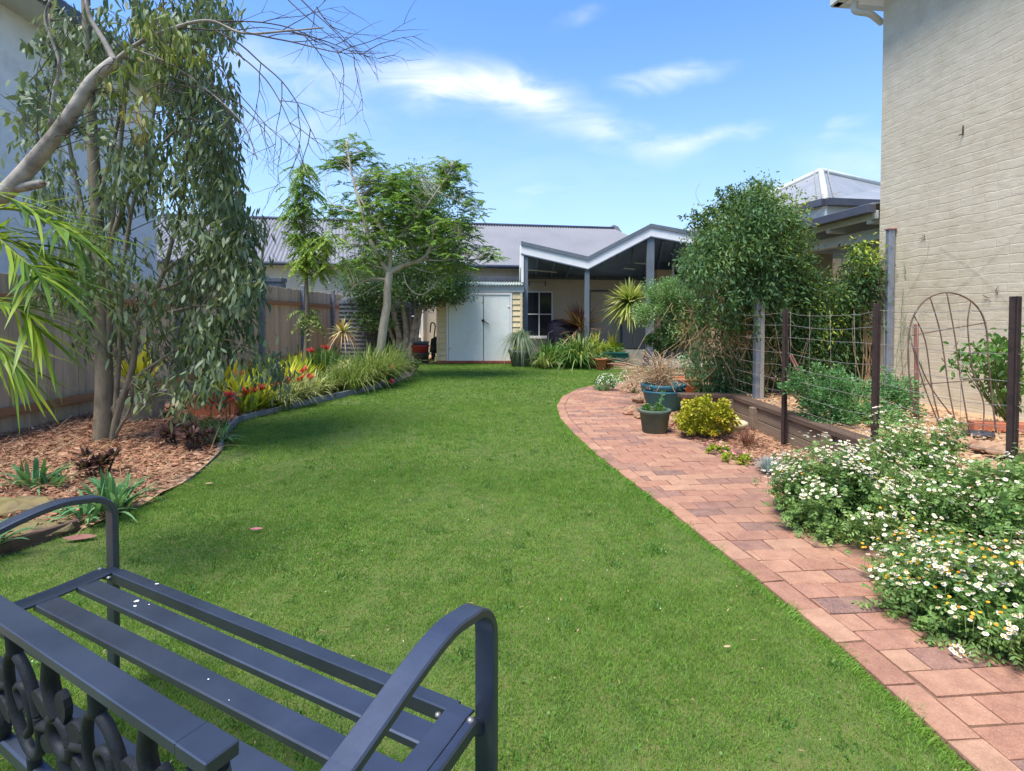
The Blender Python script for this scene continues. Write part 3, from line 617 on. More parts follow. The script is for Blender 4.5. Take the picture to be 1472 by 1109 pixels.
mb.build('ridge_cap', 'trim_pale', roof)
mb = MB()
for a, b_ in ((A_, B_), (A_, C_)):
    d = (b_ - a).normalized(); nn = Vector((d.y, -d.x, 0)); nn = nn if nn.y < 0 else -nn
    mb.prism([a - o_ + nn * .1 + Vector((0, 0, -.1)), a - o_ + nn * .1 + Vector((0, 0, .04)), a - o_ + Vector((0, 0, .04)), a - o_ + Vector((0, 0, -.1))], b_ - a)
mb.build('gutter', 'dark_gutter', hw)
mb = MB(); mb.prism([A_ - o_ + Vector((.02, .02, -.3)), C_ - o_ + Vector((0, .05, -.3)), C_ - o_ + Vector((0, .1, -.1)), A_ - o_ + Vector((.02, .05, -.1))], (0, .03, 0)); mb.prism([A_ - o_ + Vector((.02, .02, -.3)), B_ - o_ + Vector((.03, 0, -.3)), B_ - o_ + Vector((.03, 0, -.1)), A_ - o_ + Vector((.02, .02, -.1))], (.03, .0, 0)); mb.build('fascia', 'trim_pale', hw)
mb = MB(); mb.prism([A_ - o_ + Vector((.35, .35, -3.6)), C_ - o_ + Vector((-.3, .35, -3.6)), Vector((10.7, 18, 0)) - o_, B_ - o_ + Vector((.4, 0, -3.6))], (0, 0, 3.45)); mb.build('wall', 'render_tan', hw)

# --- long rear house with corrugated roof
RD = Vector((1, .16, 0)); RN = Vector((-.16, 1, 0))
rh = thing('rear_house', 'long cream rendered house with grey corrugated roof across the back', 'house', (0, 17.6, 0))
e0, e1 = Vector((-12, -1.9, 2.92)), Vector((2.6, .45, 2.92)); r0, r1 = Vector((-12, .9, 4.72)), Vector((4.1, 4.0, 4.78))
v_, f_ = corr(e0, e1 + RD * 4.0, r1 + RD * 0, r0, amp=.026, pitch=.125); rf = MB().add(v_, f_, 0, True).build('roof', 'roof_metal', rh)
MB().tube([r0 + Vector((0, 0, .03)), r1 + Vector((0, 0, .03))], .06, 8).build('ridge_cap', 'dark_gutter', rf)
mb = MB(); mb.prism([r1 + Vector((-.28, 0, -.35)), r1 + Vector((-.12, 0, .12)), r1 + Vector((.0, 0, .17)), r1 + Vector((.16, 0, .1)), r1 + Vector((.38, 0, -.22)), r1 + Vector((.9, 0, -.8)), r1 + Vector((.2, 0, -.9))], (0, .12, 0)); mb.build('gable_flashing', 'roof_metal', rf)
mb = MB(); dd = (e1 - e0).normalized(); mb.tube([e0 + Vector((0, -.05, -.04)), e1 + dd * 1 + Vector((0, -.05, -.04))], .065, 10); mb.build('gutter', 'dark_gutter', rh)
mb = MB(); mb.prism([e0 + Vector((0, .25, -2.95)), e1 + dd * 5 + Vector((0, .25, -2.95)), e1 + dd * 5 + Vector((0, .25, -.1)), e0 + Vector((0, .25, -.1))], (0, .25, 0)); mb.build('wall', 'render_cream', rh)
mb = MB(); mb.prism([e0 + Vector((0, .0, -.1)), e1 + Vector((0, .0, -.1)), e1 + Vector((0, .25, -.1)), e0 + Vector((0, .25, -.1))], (0, 0, .02)); mb.build('soffit', 'trim_pale', rh)
def window(root, c, wd, ht, d, bars=(1, 1), depth=.06, sash=True):
    """frame, panes, sill; d = unit vector along the wall, facing -normal"""
    c = Vector(c); rz = math.atan2(d[1], d[0]); mb = MB(); t = .05
    for s_ in (-1, 1):
        mb.box(c + Vector(d) * s_ * (wd / 2 - t / 2), (t, depth, ht), rz)
        mb.box(c + Vector((0, 0, s_ * (ht / 2 - t / 2))), (wd - 2 * t - .002, depth, t), rz)
    for k in range(1, bars[0] + 1): mb.box(c + Vector(d) * (wd * (k / (bars[0] + 1) - .5)), (.035, depth * .8, ht - 2 * t - .002), rz)
    for k in range(1, bars[1] + 1): mb.box(c + Vector((0, 0, ht * (k / (bars[1] + 1) - .5))), (wd - 2 * t - .002, depth * .6, .035), rz)
    f = mb.build('window', 'trim_white', root)
    MB().box(c + Vector((-d[1], d[0], 0)) * .012, (wd - .04, .006, ht - .04), rz).build('pane', 'glass_dark', f)
    n_ = Vector((d[1], -d[0], 0)); MB().box(c + n_ * .04 + Vector((0, 0, -ht / 2 - .025)), (wd + .08, .1, .05), rz).build('sill', 'trim_white', f)
    return f
wlY = lambda x: 17.6 + .25 + (-1.9 + (x + 12) * 2.35 / 14.6)
def rw(u, v): # point on the rear wall seen at u, v
    Y = 17.6
    for _ in range(6): Y = wlY(P(u, v, Y).x) - .03
    return P(u, v, Y)
a = rw(775, 452); window(rh, loc(rh, a), .95, 1.55, tuple(dd), (1, 1))
a = rw(591, 455); window(rh, loc(rh, a), .6, 1.3, tuple(dd), (0, 1))
mb = MB(); a, b_ = rw(762, 408), rw(783, 408); mb.tube([loc(rh, a) + Vector((0, -.06, 0)), loc(rh, b_) + Vector((0, -.06, 0))], .02, 8); mb.build('wall_rail', 'trim_pale', rh)
for u in (761, 784): MB().box(loc(rh, rw(u, 408)) + Vector((0, -.03, 0)), (.04, .08, .16)).build('bracket', 'grey_paint', rh)
mb = MB(); a = loc(rh, rw(870, 452)); mb.box((a.x, a.y - .02, 1.05), (1.05, .05, 2.1), math.atan2(dd.y, dd.x)); dr = mb.build('door', 'render_cream', rh)
mb = MB()
for s_ in (-1, 1): mb.box((a.x + s_ * .55, a.y - .03, 1.05), (.06, .07, 2.12))
mb.box((a.x, a.y - .03, 2.14), (1.16, .07, .06)); mb.build('door_frame', 'grey_paint', rh)
mb = MB(); mb.tube([(a.x + .42, a.y - .09, 1.0), (a.x + .3, a.y - .09, 1.0)], .012, 6); mb.build('handle', 'steel', dr)
MB().box(loc(rh, rw(603, 440)) + Vector((.1, -.06, -.4)), (.07, .07, 2.6)).build('downpipe', 'trim_white', rh)

# --- verandah with the butterfly front fascia
VY = 14.6
vr = thing('verandah', 'grey posted verandah with folded white fascia and dark ceiling in front of the house', 'verandah', (3, VY, 0))
fp = [P(749, 352, VY), P(845, 374, VY), P(935, 327, VY), P(1012, 341, VY)]
back = [Vector((.3, 17.85, 2.62)), Vector((2.3, 18.2, 2.62)), Vector((4.5, 18.5, 2.62)), Vector((6.3, 18.8, 2.62))]
mb = MB(); lf = [loc(vr, p) for p in fp]; bk = [loc(vr, p) for p in back]
H1 = .24
for a, b_ in zip(lf, lf[1:]):
    mb.prism([a + Vector((0, 0, -H1)), b_ + Vector((0, 0, -H1)), b_ + Vector((0, 0, -.02)), a + Vector((0, 0, -.02))], (0, -.03, 0))
mb.prism([lf[0] + Vector((-.001, 0, -.02)), lf[0] + Vector((-.001, 0, -.62)), lf[0] + Vector((-.001, 1.3, -.9)), lf[0] + Vector((-.001, 1.3, -.35))], (-.03, 0, 0))
mb.prism([lf[0] + Vector((-.0, -.03, -.24)), lf[0] + Vector((.07, -.03, -.24)), lf[0] + Vector((.07, -.03, -1.02)), lf[0] + Vector((0, -.03, -1.02))], (0, .03, 0))
mb.build('fascia', 'trim_white', vr)
mb = MB()
for a, b_ in zip(lf, lf[1:]):
    mb.prism([a + Vector((0, -.06, -.018)), b_ + Vector((0, -.06, -.018)), b_ + Vector((0, -.06, .09)), a + Vector((0, -.06, .09))], (0, .1, 0))
    mb.prism([a + Vector((0, -.045, -H1 - .03)), b_ + Vector((0, -.045, -H1 - .03)), b_ + Vector((0, -.045, -H1)), a + Vector((0, -.045, -H1))], (0, .05, 0))
mb.build('roof_trim', 'grey_paint', vr)
mb = MB()
for i in range(3): mb.add([lf[i] + Vector((0, .02, -H1 - .01)), lf[i + 1] + Vector((0, .02, -H1 - .01)), bk[i + 1], bk[i]], [(0, 1, 2, 3)])
mb.build('ceiling', 'ceiling_dark', vr)
mb = MB()
for i in range(3):
    for t in (.25, .5, .75):
        a = lf[i].lerp(lf[i + 1], t) + Vector((0, .05, -H1 - .05)); b_ = bk[i].lerp(bk[i + 1], t) + Vector((0, -.05, -.05)); mb.strap([a, b_], (1, 0, 0), .05, .09)
mb.build('rafter', 'ceiling_dark', vr)
mb = MB()
for i in range(3): mb.add([lf[i] + Vector((0, -.02, .02)), lf[i + 1] + Vector((0, -.02, .02)), bk[i + 1] + Vector((0, 0, .3)), bk[i] + Vector((0, 0, .3))], [(0, 1, 2, 3)])
mb.build('roof', 'roof_metal', vr)
for u, wd, y_ in ((755, .15, .06), (844, .13, .06), (935, .2, .06)):
    x = P(u, 440, VY).x - 3; zt = np.interp(x, [p.x for p in lf], [p.z for p in lf]) - H1 - .0
    MB().box((x, y_, zt / 2 - .04), (wd, .12, zt)).build('post', 'grey_paint', vr)
for i in range(3):
    a, b_ = bk[i] + Vector((0, -.1, -.06)), bk[i + 1] + Vector((0, -.1, -.06)); MB().strap([a, b_], (0, 0, 1), .12, .05).build('beam', 'grey_paint', vr)
mb = MB()                            # pale tube light strips under the ceiling
for i, t in ((0, .3), (1, .55), (1, .85)):
    a = lf[i].lerp(lf[i + 1], t); b_ = bk[i].lerp(bk[i + 1], t); c = a.lerp(b_, .45) + Vector((0, 0, -H1 * .6 - .1)); MB().tube([c - Vector((.5, 0, -.05)), c + Vector((.5, 0, -.05))], .02, 8).build('light_tube', 'trim_pale', vr)
# side wall of the wing seen under the verandah
sw = thing('verandah_side_wall', 'beige side wall with white framed window right of the verandah posts', 'wall', (4.6, 17.0, 0))
MB().box((1.3, .0, 1.35), (3.0, .2, 2.7), R(14)).build('wall', 'render_tan', sw)
window(sw, loc(sw, P(985, 402, 16.75)), .9, .85, (math.cos(R(14)), math.sin(R(14)), 0), (1, 0))

# --- garden shed
SY = G(690, 523).y
sx0, sx1 = P(628, 500, SY).x, P(751, 500, SY).x; ztop = P(690, 421, SY).z
sh = thing('garden_shed', 'cream weatherboard shed with pale double doors at the end of the lawn', 'shed', ((sx0 + sx1) / 2, SY, 0))
hw_ = (sx1 - sx0) / 2; dl, dr_ = P(645, 500, SY).x - sh.location.x, P(733, 500, SY).x - sh.location.x; dz = P(690, 424, SY).z
def boards(x0, x1, y, z0, z1, side=None):
    mb = MB(); z = z0; h = .148
    while z < z1 - .01:
        zt = min(z + h, z1)
        if side is None: mb.prism([(x0, y - .03, z + .004), (x0, y - .008, zt), (x0, y + .01, zt), (x0, y + .01, z + .004)], (x1 - x0, 0, 0))
        else: mb.prism([(side * (hw_ + .0) + (side * .02), x0, z + .004), (side * hw_, x0, zt), (side * (hw_ - .01), x0, zt), (side * (hw_ - .01), x0, z + .004)], (0, x1 - x0, 0))
        z += h
    return mb
boards(-hw_ + .06, dl - .06, 0, .08, ztop).build('weatherboard', 'board_cream', sh)
boards(dr_ + .06, hw_ - .06, 0, .08, ztop).build('weatherboard', 'board_cream', sh)
boards(.02, 2.4, 0, .08, ztop - .1, -1).build('weatherboard', 'board_cream', sh); boards(.02, 2.4, 0, .08, ztop - .1, 1).build('weatherboard', 'board_cream', sh)
mb = MB(); mb.box((0, 2.4, ztop / 2), (2 * hw_, .05, ztop)); mb.build('back_wall', 'board_cream', sh)
mb = MB()
for x in (-hw_ + .03, hw_ - .03): MB().box((x, -.012, ztop / 2 + .03), (.06, .06, ztop - .06)).build('corner_board', 'board_cream', sh)
mb = MB()
for x in (dl - .03, dr_ + .03): mb.box((x, -.016, dz / 2 + .03), (.05, .06, dz - .06))
mb.box(((dl + dr_) / 2, -.016, dz + .02), (dr_ - dl + .11, .06, .05)); mb.build('door_frame', 'trim_white', sh)
xm = P(695, 460, SY).x - sh.location.x
for x0, x1 in ((dl, xm - .006), (xm + .006, dr_)):
    d_ = MB().box(((x0 + x1) / 2, -.01, dz / 2 + .03), (x1 - x0 - .006, .035, dz - .06)).build('door', 'door_white', sh)
    if x0 == dl:
        mb = MB(); zc = P(690, 461, SY).z; mb.box((xm - .01, -.05, zc), (.07, .04, .05)); mb.tube([(xm, -.06, zc - .0), (xm + .1, -.07, zc - .07), (xm + .15, -.07, zc - .11)], .012, 6); mb.build('latch', 'rust_dark', d_)
for z in (.4, 1.5):
    for x in (dl + .01, dr_ - .01): MB().box((x, -.034, z), (.09, .012, .035)).build('hinge', 'trim_pale', sh)
MB().box((0, -.035, P(690, 416, SY).z), (2 * hw_ + .08, .025, .16)).build('fascia', 'trim_pale', sh)
MB().box((0, -.05, .045), (2 * hw_, .1, .07)).build('threshold', 'terracotta_dark', sh)
zr = P(690, 410, SY).z
v_, f_ = corr((-hw_ - .1, -.12, zr), (hw_ + .04, -.12, zr), (hw_ + .04, 2.6, zr + .25), (-hw_ - .1, 2.6, zr + .25), amp=.016); MB().add(v_, f_, 0, True).build('roof', 'roof_green', sh)
MB().box((0, 2.6, zr + .35), (2 * hw_ + .3, .1, .12)).build('back_gutter', 'dark_gutter', sh)

# --- neighbour's tall white house behind the left fence
nh = thing('white_neighbour_house', 'tall white painted house behind the left fence with its eave overhead', 'house', (-7.0, 10.6, 0))
MB().prism([(0, 0, -.05), (0, -9, -.05), (0, -9, 5.5), (0, 0, 5.5)], (-6, 0, 0)).build('wall', 'white_house', nh)
MB().prism([(.55, .4, 5.5), (.55, -9.4, 5.5), (.55, -9.4, 5.55), (.55, .4, 5.55)], (-6.6, 0, 0)).build('soffit', 'trim_pale', nh)
mb = MB(); mb.box((.62, -4.5, 5.6), (.12, 9.9, .16)); mb.build('gutter', 'dark_gutter', nh)
MB().prism([(.6, .4, 5.56), (-6.2, .4, 5.56), (-2.8, .4, 7.6)], (0, -9.8, 0)).build('roof', 'roof_metal', nh)
MB().box((.05, -2.2, 2.7), (.07, .07, 5.4)).build('downpipe', 'trim_white', nh)

# --- left paling fence: palings are the pattern of the panels, posts and rails its parts
FX = lambda y: -5.13 - .015 * (y - 6)
fn = thing('paling_fence', 'weathered grey timber paling fence running down the left side', 'fence', (-5.13, 6, 0))
def palings(y0, y1, zt0, zt1):
    mb = MB(); y = y0
    while y < y1 - .05:
        wd = .112 * random.uniform(.96, 1.02); zt = zt0 + (zt1 - zt0) * (y - y0) / (y1 - y0) + random.uniform(-.012, .012)
        mb.box((FX(y) + 5.13 + random.uniform(-.004, .004), y - 6 + wd / 2, zt / 2 - .02), (.016, wd - .008, zt), rx=random.uniform(-.004, .004)); y += wd
    return mb
palings(1.0, 8.2, 1.62, 1.72).build('paling_panel', 'fence_wood', fn)
palings(8.2, 16.6, 1.9, 1.94).build('paling_panel', 'fence_wood', fn)
MB().box((.05, 4.6 - 6, .26), (.045, 7.2, .09)).build('rail', 'rail_wood', fn)
MB().box((.05, 4.6 - 6, 1.42), (.045, 7.2, .07)).build('rail', 'rail_wood', fn)
for z in (.3, 1.55): MB().box((.04 - .1, 12.4 - 6, z), (.045, 8.3, .09), rz=.015).build('rail', 'rail_wood', fn)
for y in (2.4, 5.0, 8.25, 11.05, 13.3, 15.6): MB().box((FX(y) + 5.13 + .06, y - 6, 1.0 if y > 8 else .85), (.09, .1, 2.02 if y > 8 else 1.74)).build('post', 'galv' if y > 8 else 'post_wood', fn)
# back fence of rear left corner
fb = thing('rear_paling_fence', 'short grey paling fence closing the far corner by the water tank', 'fence', (-5.1, 16.6, 0))
mb = MB()
for k in range(16): mb.box((.06 + k * .112, random.uniform(-.003, .003), .93), (.105, .016, 1.86 + random.uniform(-.01, .01)))
mb.build('paling_panel', 'fence_wood', fb); MB().box((.9, -.03, 1.4), (1.8, .045, .09)).build('rail', 'rail_wood', fb)

# --- timber retaining wall under the wire fence
rt = thing('sleeper_retaining_wall', 'low weathered sleeper wall holding the raised bed on the right', 'retaining wall', (2.6, 3.7, 0))
def sleeper(x, y0, y1, z0, z1, mat, t=.055):
    MB().box((x - 2.6, (y0 + y1) / 2 - 3.7, (z0 + z1) / 2), (t, y1 - y0 - .008, z1 - z0 - .006), rz=random.uniform(-.006, .006)).build('sleeper', mat, rt)
for i, (y0, y1) in enumerate(((.2, 2.2), (2.2, 4.2), (4.2, 6.3))):
    sleeper(2.60, y0, y1, 0, .13, 'sleeper'); sleeper(2.602, y0, y1, .13, .26, 'sleeper')
    MB().box((.02, (y0 + y1) / 2 - 3.7, .285), (.14, y1 - y0 - .01, .045), rz=random.uniform(-.008, .008)).build('top_board', 'sleeper_dark', rt)
for y in (6.22, 5.62, 4.3, 2.9, 1.6): MB().box((-.05, y - 3.7, .13), (.07, .09, .265)).build('post', 'sleeper', rt)
MB().box((-.25 + .1, 6.3 - 3.7, .14), (.75, .06, .26)).build('return_sleeper', 'sleeper', rt)
mb = MB().box((-.15, 6.3 - 3.7, .29), (.95, .16, .045)); mb.build('top_board', 'sleeper_dark', rt)

# --- star picket fence with slack wires
wf = thing('wire_fence', 'dark steel picket fence strung with slack wires above the sleeper wall', 'wire fence', (2.52, 3.7, 0))
posts = [(4.94, 1.285), (3.70, 1.30), (2.68, 1.31), (1.6, 1.31)]
for y, h in posts:
    mb = MB(); 
    for a in (0, 2.1, 4.2): mb.box((math.cos(a) * .012, y - 3.7 + math.sin(a) * .012, h / 2), (.03, .006, h), rz=a)
    mb.build('post', 'rust_dark', wf)
mb = MB(); ends = [6.35] + [p[0] for p in posts]
for k, z in enumerate((.40, .52, .64, .76, .88, 1.02, 1.14, 1.25)):
    pts = []
    for a, b_ in zip(ends, ends[1:]):
        sag = random.uniform(.0, .035)
        for t in np.linspace(0, 1, 7)[:-1]: pts.append((.02 + random.uniform(-.006, .006), a + (b_ - a) * t - 3.7, z - sag * math.sin(math.pi * t) + random.uniform(-.006, .006)))
    mb.tube(pts, .0017, 4)
mb.build('wire', 'wire', wf)
mb = MB()
for y in np.arange(1.8, 4.9, .31):
    x = .024; mb.tube([(x, y - 3.7 + random.uniform(-.02, .02), .3), (x + .01, y - 3.7, .8), (x, y - 3.7 + random.uniform(-.02, .02), 1.26)], .0012, 4)
mb.build('mesh_wire', 'wire', wf)
mb = MB()                            # tangle of loose wire near the far post
for k in range(9):
    a = Vector((.02, 4.9 - 3.7, random.uniform(.5, 1.2))); b_ = Vector((random.uniform(0, .5), random.uniform(5.2, 6.4) - 3.7, random.uniform(.45, 1.25)))
    mb.tube(curve([a, (a + b_) / 2 + Vector((0, 0, random.uniform(-.15, .1))), b_], 5), .0018, 4)
mb.build('loose_wire', 'wire_rust', wf)
# tall galvanised post at the house corner
g = P(1277, 500, 6.15)
tp = thing('galvanised_post', 'tall galvanised steel post standing by the corner of the painted wall', 'post', (g.x, 6.15, .27))
zt = P(1277, 330, 6.15).z
MB().box((0, 0, (zt - .27) / 2), (.07, .06, zt - .27)).build('post', 'galv', tp); MB().box((.06, .01, (zt - .5) / 2), (.03, .04, zt - .45)).build('channel', 'wire', tp)
MB().box((-.0, 0, zt - .27), (.1, .08, .015)).build('cap', 'rust', tp)
mb = MB()
for k in range(16):
    x = random.uniform(-.3, .25); a = Vector((x, random.uniform(-.3, 0), random.uniform(.0, .4))); b_ = Vector((random.uniform(-.05, .3), 0, random.uniform(.9, 1.65)))
    mb.tube(curve([a, (a + b_) / 2 + Vector((random.uniform(-.08, .08), 0, 0)), b_], 5), .003, 4)
tag(mb.build('stake_netting', 'leaf_lav'), 'green plastic netting slung from the galvanised post', 'netting').location = (g.x + .02, 6.0, .28)
# grey wooden post carrying the vine
vp = G(1090, 574, .28)
pw = thing('vine_post', 'split grey timber post under the big vine', 'post', (vp.x, vp.y, .27))
MB().box((-.026, 0, .56), (.05, .07, 1.16), rz=.1).build('post', 'galv', pw); MB().box((.028, -.01, .53), (.045, .05, 1.1), rz=-.1).build('timber', 'post_wood', pw)
# leaning rusty picket
a, b_ = P(1136, 510, 5.1), P(1176, 582, 4.9)
st = thing('leaning_stake', 'pinkish rusty stake leaning between the fence pickets', 'stake', (b_.x, b_.y, b_.z - .05))
mb = MB(); mb.strap([a - st.location, Vector((0, 0, 0)), Vector((.02, -.02, -.16))], (1, 0, .5), .035, .02); mb.strap([a - st.location + Vector((0, -.012, 0)), Vector((0, -.012, 0))], (0, 1, 0), .03, .006); mb.build('stake', 'rust', st)
a, b_ = P(1310, 462, 4.5), G(1318, 590, .28)
s2 = thing('short_picket', 'short brown picket standing left of the wire trellis', 'stake', (P(1318, 520, 4.75).x, 4.75, .27)); MB().box((0, 0, .43), (.035, .02, .9), ry=-.03).build('stake', 'rust', s2) 
MB().box((0, .011, .43), (.006, .03, .86), ry=-.03).build('rib', 'rust_dark', s2)
# --- wire arch trellis
ty = 4.05; tr = thing('wire_trellis', 'rusty wire trellis with a rounded top leaning by the painted wall', 'trellis', (P(1362, 600, ty).x, ty, .28))
def TP(u, v): return loc(tr, P(u, v, ty))
mb = MB(); hoop = [(1316, 600), (1307, 540), (1306, 490), (1312, 458), (1330, 432), (1358, 421), (1386, 427), (1408, 446), (1418, 475), (1421, 520), (1427, 580), (1432, 622)]
mb.tube(curve([TP(*p) for p in hoop], 6), .006, 6); mb.build('hoop', 'wire_rust', tr)
mb = MB()
for pts in ([(1313, 452), (1330, 490), (1340, 560), (1352, 610)], [(1337, 428), (1352, 480), (1364, 560), (1375, 615)], [(1361, 421), (1372, 480), (1380, 540), (1394, 625)], [(1396, 432), (1391, 470), (1400, 540), (1414, 580), (1412, 625)], [(1310, 492), (1340, 560), (1394, 628)], [(1310, 492), (1330, 560), (1355, 622)]):
    mb.tube(curve([TP(*p) for p in pts], 5), .0045, 6)
mb.tube([TP(1312, 482), TP(1418, 464)], .0045, 6); mb.tube([TP(1322, 553), TP(1425, 545)], .0045, 6); mb.build('rod', 'wire_rust', tr)

# ================================================================== GARDEN BENCH
dv = Vector((1.201, -.6275, 0)).normalized(); Jl = Vector((-1.267, 1.681, 0)); BLn = 1.357
bench = thing('garden_bench', 'dark painted metal garden bench with slatted seat facing away over the lawn', 'bench', Jl + dv * BLn / 2, rz=math.atan2(dv.y, dv.x))
# local frame: x along the bench, +y away from the sitter's back (the front), so depth s is -y
hl = BLn / 2
X3 = Vector((1, 0, 0))
SZ = lambda s: .42 - .012 * math.sin(math.pi * min(1, s / .42)) + (-.006 if s < .01 else 0)
for sgn in (-1, 1):
    x = sgn * (hl + .012)
    nm = 'left_end' 
    pts = [(x, .0, 0), (x, .004, .2), (x, .006, .42), (x, .006, .56)] + [(x, .006 - .075 * (1 - math.cos(q)), .575 + .07 * math.sin(q)) for q in np.linspace(.15, math.pi * .5, 7)] + [(x, -.12, .652), (x, -.17, .648), (x, -.24, .632), (x, -.32, .608), (x, -.40, .586), (x, -.475, .575)]
    pts = pts[:3] + [tuple(q) for q in curve(pts[3:], 4)]
    MB().strap(pts, X3, .046, .018).build('arm_frame', 'bench', bench)
    MB().strap([(x - sgn * .01, -.512, .6), (x - sgn * .01, -.5, .43), (x - sgn * .01, -.5, .3), (x - sgn * .01, -.56, 0)], X3, .05, .024).build('rear_leg', 'bench', bench)
    side = [(hl * sgn, -s, SZ(s) - .012 + (.0 if s > .03 else -.02 * (1 - s / .03))) for s in np.linspace(0, .44, 14)]
    MB().strap(side, X3, .022, .03).build('side_rail', 'bench', bench)
    mb = MB(); mb.lathe([(0, -.006), (.007, -.004), (.0075, .002), (.005, .005), (0, .006)], (hl * sgn + .0 * sgn, -.035, .418), 12); mb.build('bolt', 'steel', bench); mb = MB(); mb.lathe([(0, -.006), (.006, -.004), (.006, .002), (0, .004)], ((hl - .07) * sgn, -.045, .412), 10); mb.build('bolt', 'steel', bench)
    mb = MB()
    pl = [((hl - .035) * sgn, -s, SZ(s)) for s in np.linspace(.005, .425, 14)]
    mb.strap(pl, X3, .05, .006); mb.build('end_plate', 'bench', bench)
for i, (s0, s1) in enumerate(((-.008, .032), (.066, .121), (.165, .221), (.266, .321), (.368, .423))):
    mb = MB(); c = []
    xs = np.linspace(-hl + .055, hl - .055, 3)
    if i == 0: prof = [(-.008, SZ(0) - .035), (-.008, SZ(0) - .004), (-.004, SZ(0)), (.03, SZ(.03) + .001), (.032, SZ(.03) - .002), (.032, SZ(.03) - .03), (.029, SZ(.03) - .03), (.028, SZ(.03) - .004), (-.004, SZ(0) - .005), (-.005, SZ(0) - .035)]
    else:
        z0 = SZ((s0 + s1) / 2); prof = [(s0, z0 - .012), (s0, z0 - .002), (s0 + .003, z0 + .001), (s1 - .003, z0 + .001), (s1, z0 - .002), (s1, z0 - .016), (s1 - .003, z0 - .016), (s1 - .003, z0 - .004), (s0 + .003, z0 - .004), (s0 + .003, z0 - .012)]
    mb.prism([(-hl + .05, -s, z) for s, z in prof], (BLn - .10, 0, 0)); mb.build('seat_slat', 'bench', bench)
for x in (-.62, .62): pass
# backrest: top rail, end uprights and a cast scroll panel
bt = Vector((0, -.551, .724)); bb = Vector((0, -.52, .452)); bu = (bt - bb).normalized()
br_ = MB(); br_.box((0, -.553, .7335), (1.308, .036, .015), ch=.0015); backrest = br_.build('backrest', 'bench', bench); backrest.rotation_euler = (0, 0, -.028); backrest.location = (0, .0196, 0)
for sgn in (-1, 1): MB().box((sgn * (.683), -.553, .7335), (.056, .038, .017), ch=.0015).build('end_cap', 'bench', backrest)
for sgn in (-1, 1): MB().strap([(sgn * .683, -.553, .714), (sgn * .683, -.515, .44)], X3, .045, .03).build('upright', 'bench', backrest)
MB().strap([(-hl + .05, -.519, .46), (hl - .05, -.519, .46)], (0, -.1, 1), .03, .02).build('lower_rail', 'bench', backrest)
nb = Vector((1, 0, 0)).cross(bu).normalized()
def bp(x, h): return bb + bu * h + Vector((x, 0, 0))
mb = MB()
def scroll(pts, r=.0085): mb.tube(curve([bp(*p) for p in pts], 6), r * .85, 8)
ht = .268
def leafp(x, h, a, L, wd):          # flat cast leaf
    c, s_ = math.cos(a), math.sin(a); out = []
    for q in np.linspace(0, 2 * math.pi, 13)[:-1]:
        u_ = L / 2 * (1 - math.cos(q)); v_ = wd / 2 * math.sin(q) * (.6 + .4 * math.sin(q / 2)); out.append(bp(x + u_ * c - v_ * s_, h + u_ * s_ + v_ * c) - nb * .005)
    mb.prism(out, nb * .01)
for k in range(-2, 3):
    cx = k * .262 + .03
    scroll([(cx + .030 * math.cos(q), ht * .5 + .030 * math.sin(q)) for q in np.linspace(0, 6.283, 12)], .012)
    scroll([(cx, ht * .5 + .03), (cx - .012, ht * .8), (cx + .012, ht)], .014); scroll([(cx, ht * .5 - .03), (cx + .014, ht * .2), (cx - .012, .0)], .013)
    for a in (.5, 1.2, 2.6, 3.7, 4.5, 5.6): leafp(cx + .026 * math.cos(a), ht * .5 + .026 * math.sin(a), a, .062, .036)
    ox = cx + .131
    scroll([(ox + .05 * math.cos(q) , ht * .5 + .088 * math.sin(q)) for q in np.linspace(0, 6.283, 18)], .0095)
    scroll([(ox, ht * .5 + .088), (ox + .01, ht)], .013); scroll([(ox, ht * .5 - .088), (ox - .01, 0)], .012)
    scroll([(ox - .012, ht * .28), (ox + .02, ht * .42), (ox + .012, ht * .62), (ox - .018, ht * .58), (ox - .006, ht * .46)], .008)
    for sg in (-1, 1): scroll([(cx + sg * .034, ht * .5), (ox - .131 + sg * .08, ht * (.5 + .06 * sg))], .010)
mb.build('scroll_panel', 'shaded_cast_iron', backrest)
# bird droppings and chips on the paint
mb = MB()
for (x, s, r) in ((-.42, .01, .009), (-.38, .085, .014), (-.36, .1, .01), (-.33, .08, .005), (.1, .19, .004), (.2, .21, .003)):
    mb = MB(); a0 = [random.uniform(.35, 1) for _ in range(11)]; cc_ = (x, -s, SZ(s) + .0022)
    mb.add([(x + r * .8 * a0[q] * math.cos(q * .571), -s + r * .5 * a0[q] * math.sin(q * .571), SZ(s) + .0022) for q in range(11)], [tuple(range(11))]); mb.build('paint_chip', 'trim_white', bench)

# ================================================================== POTS
def pot(root, r, h, mat, rim=.012, rt=.03, taper_=.75, rings=0, soil=True, name='pot', n=32):
    prof = [(r * taper_ * .9, 0), (r * taper_, .004)]
    if rings:
        for k in range(rings): z = h * (.04 + .86 * k / rings); rr = r * (taper_ + (1 - taper_) * z / h); prof += [(rr, z), (rr + .006, z + h * .25 / rings), (rr + .006, z + h * .55 / rings), (rr, z + h * .8 / rings)]
    prof += [(r * .985, h - rt - .004), (r * .985 + rim, h - rt), (r + rim, h - .004), (r + rim * .7, h), (r - .012, h), (r - .018, h - .01), (r * .93 - .01, h - .06)]
    o = MB().lathe(prof, (0, 0, 0), n).build(name, mat, root)
    if soil:
        mb = MB(); mb.lathe([(r * .95, h - .045), (r * .6, h - .035), (r * .3, h - .03), (0, h - .032)], n=18); mb.build('soil', 'mud', root)
    return o
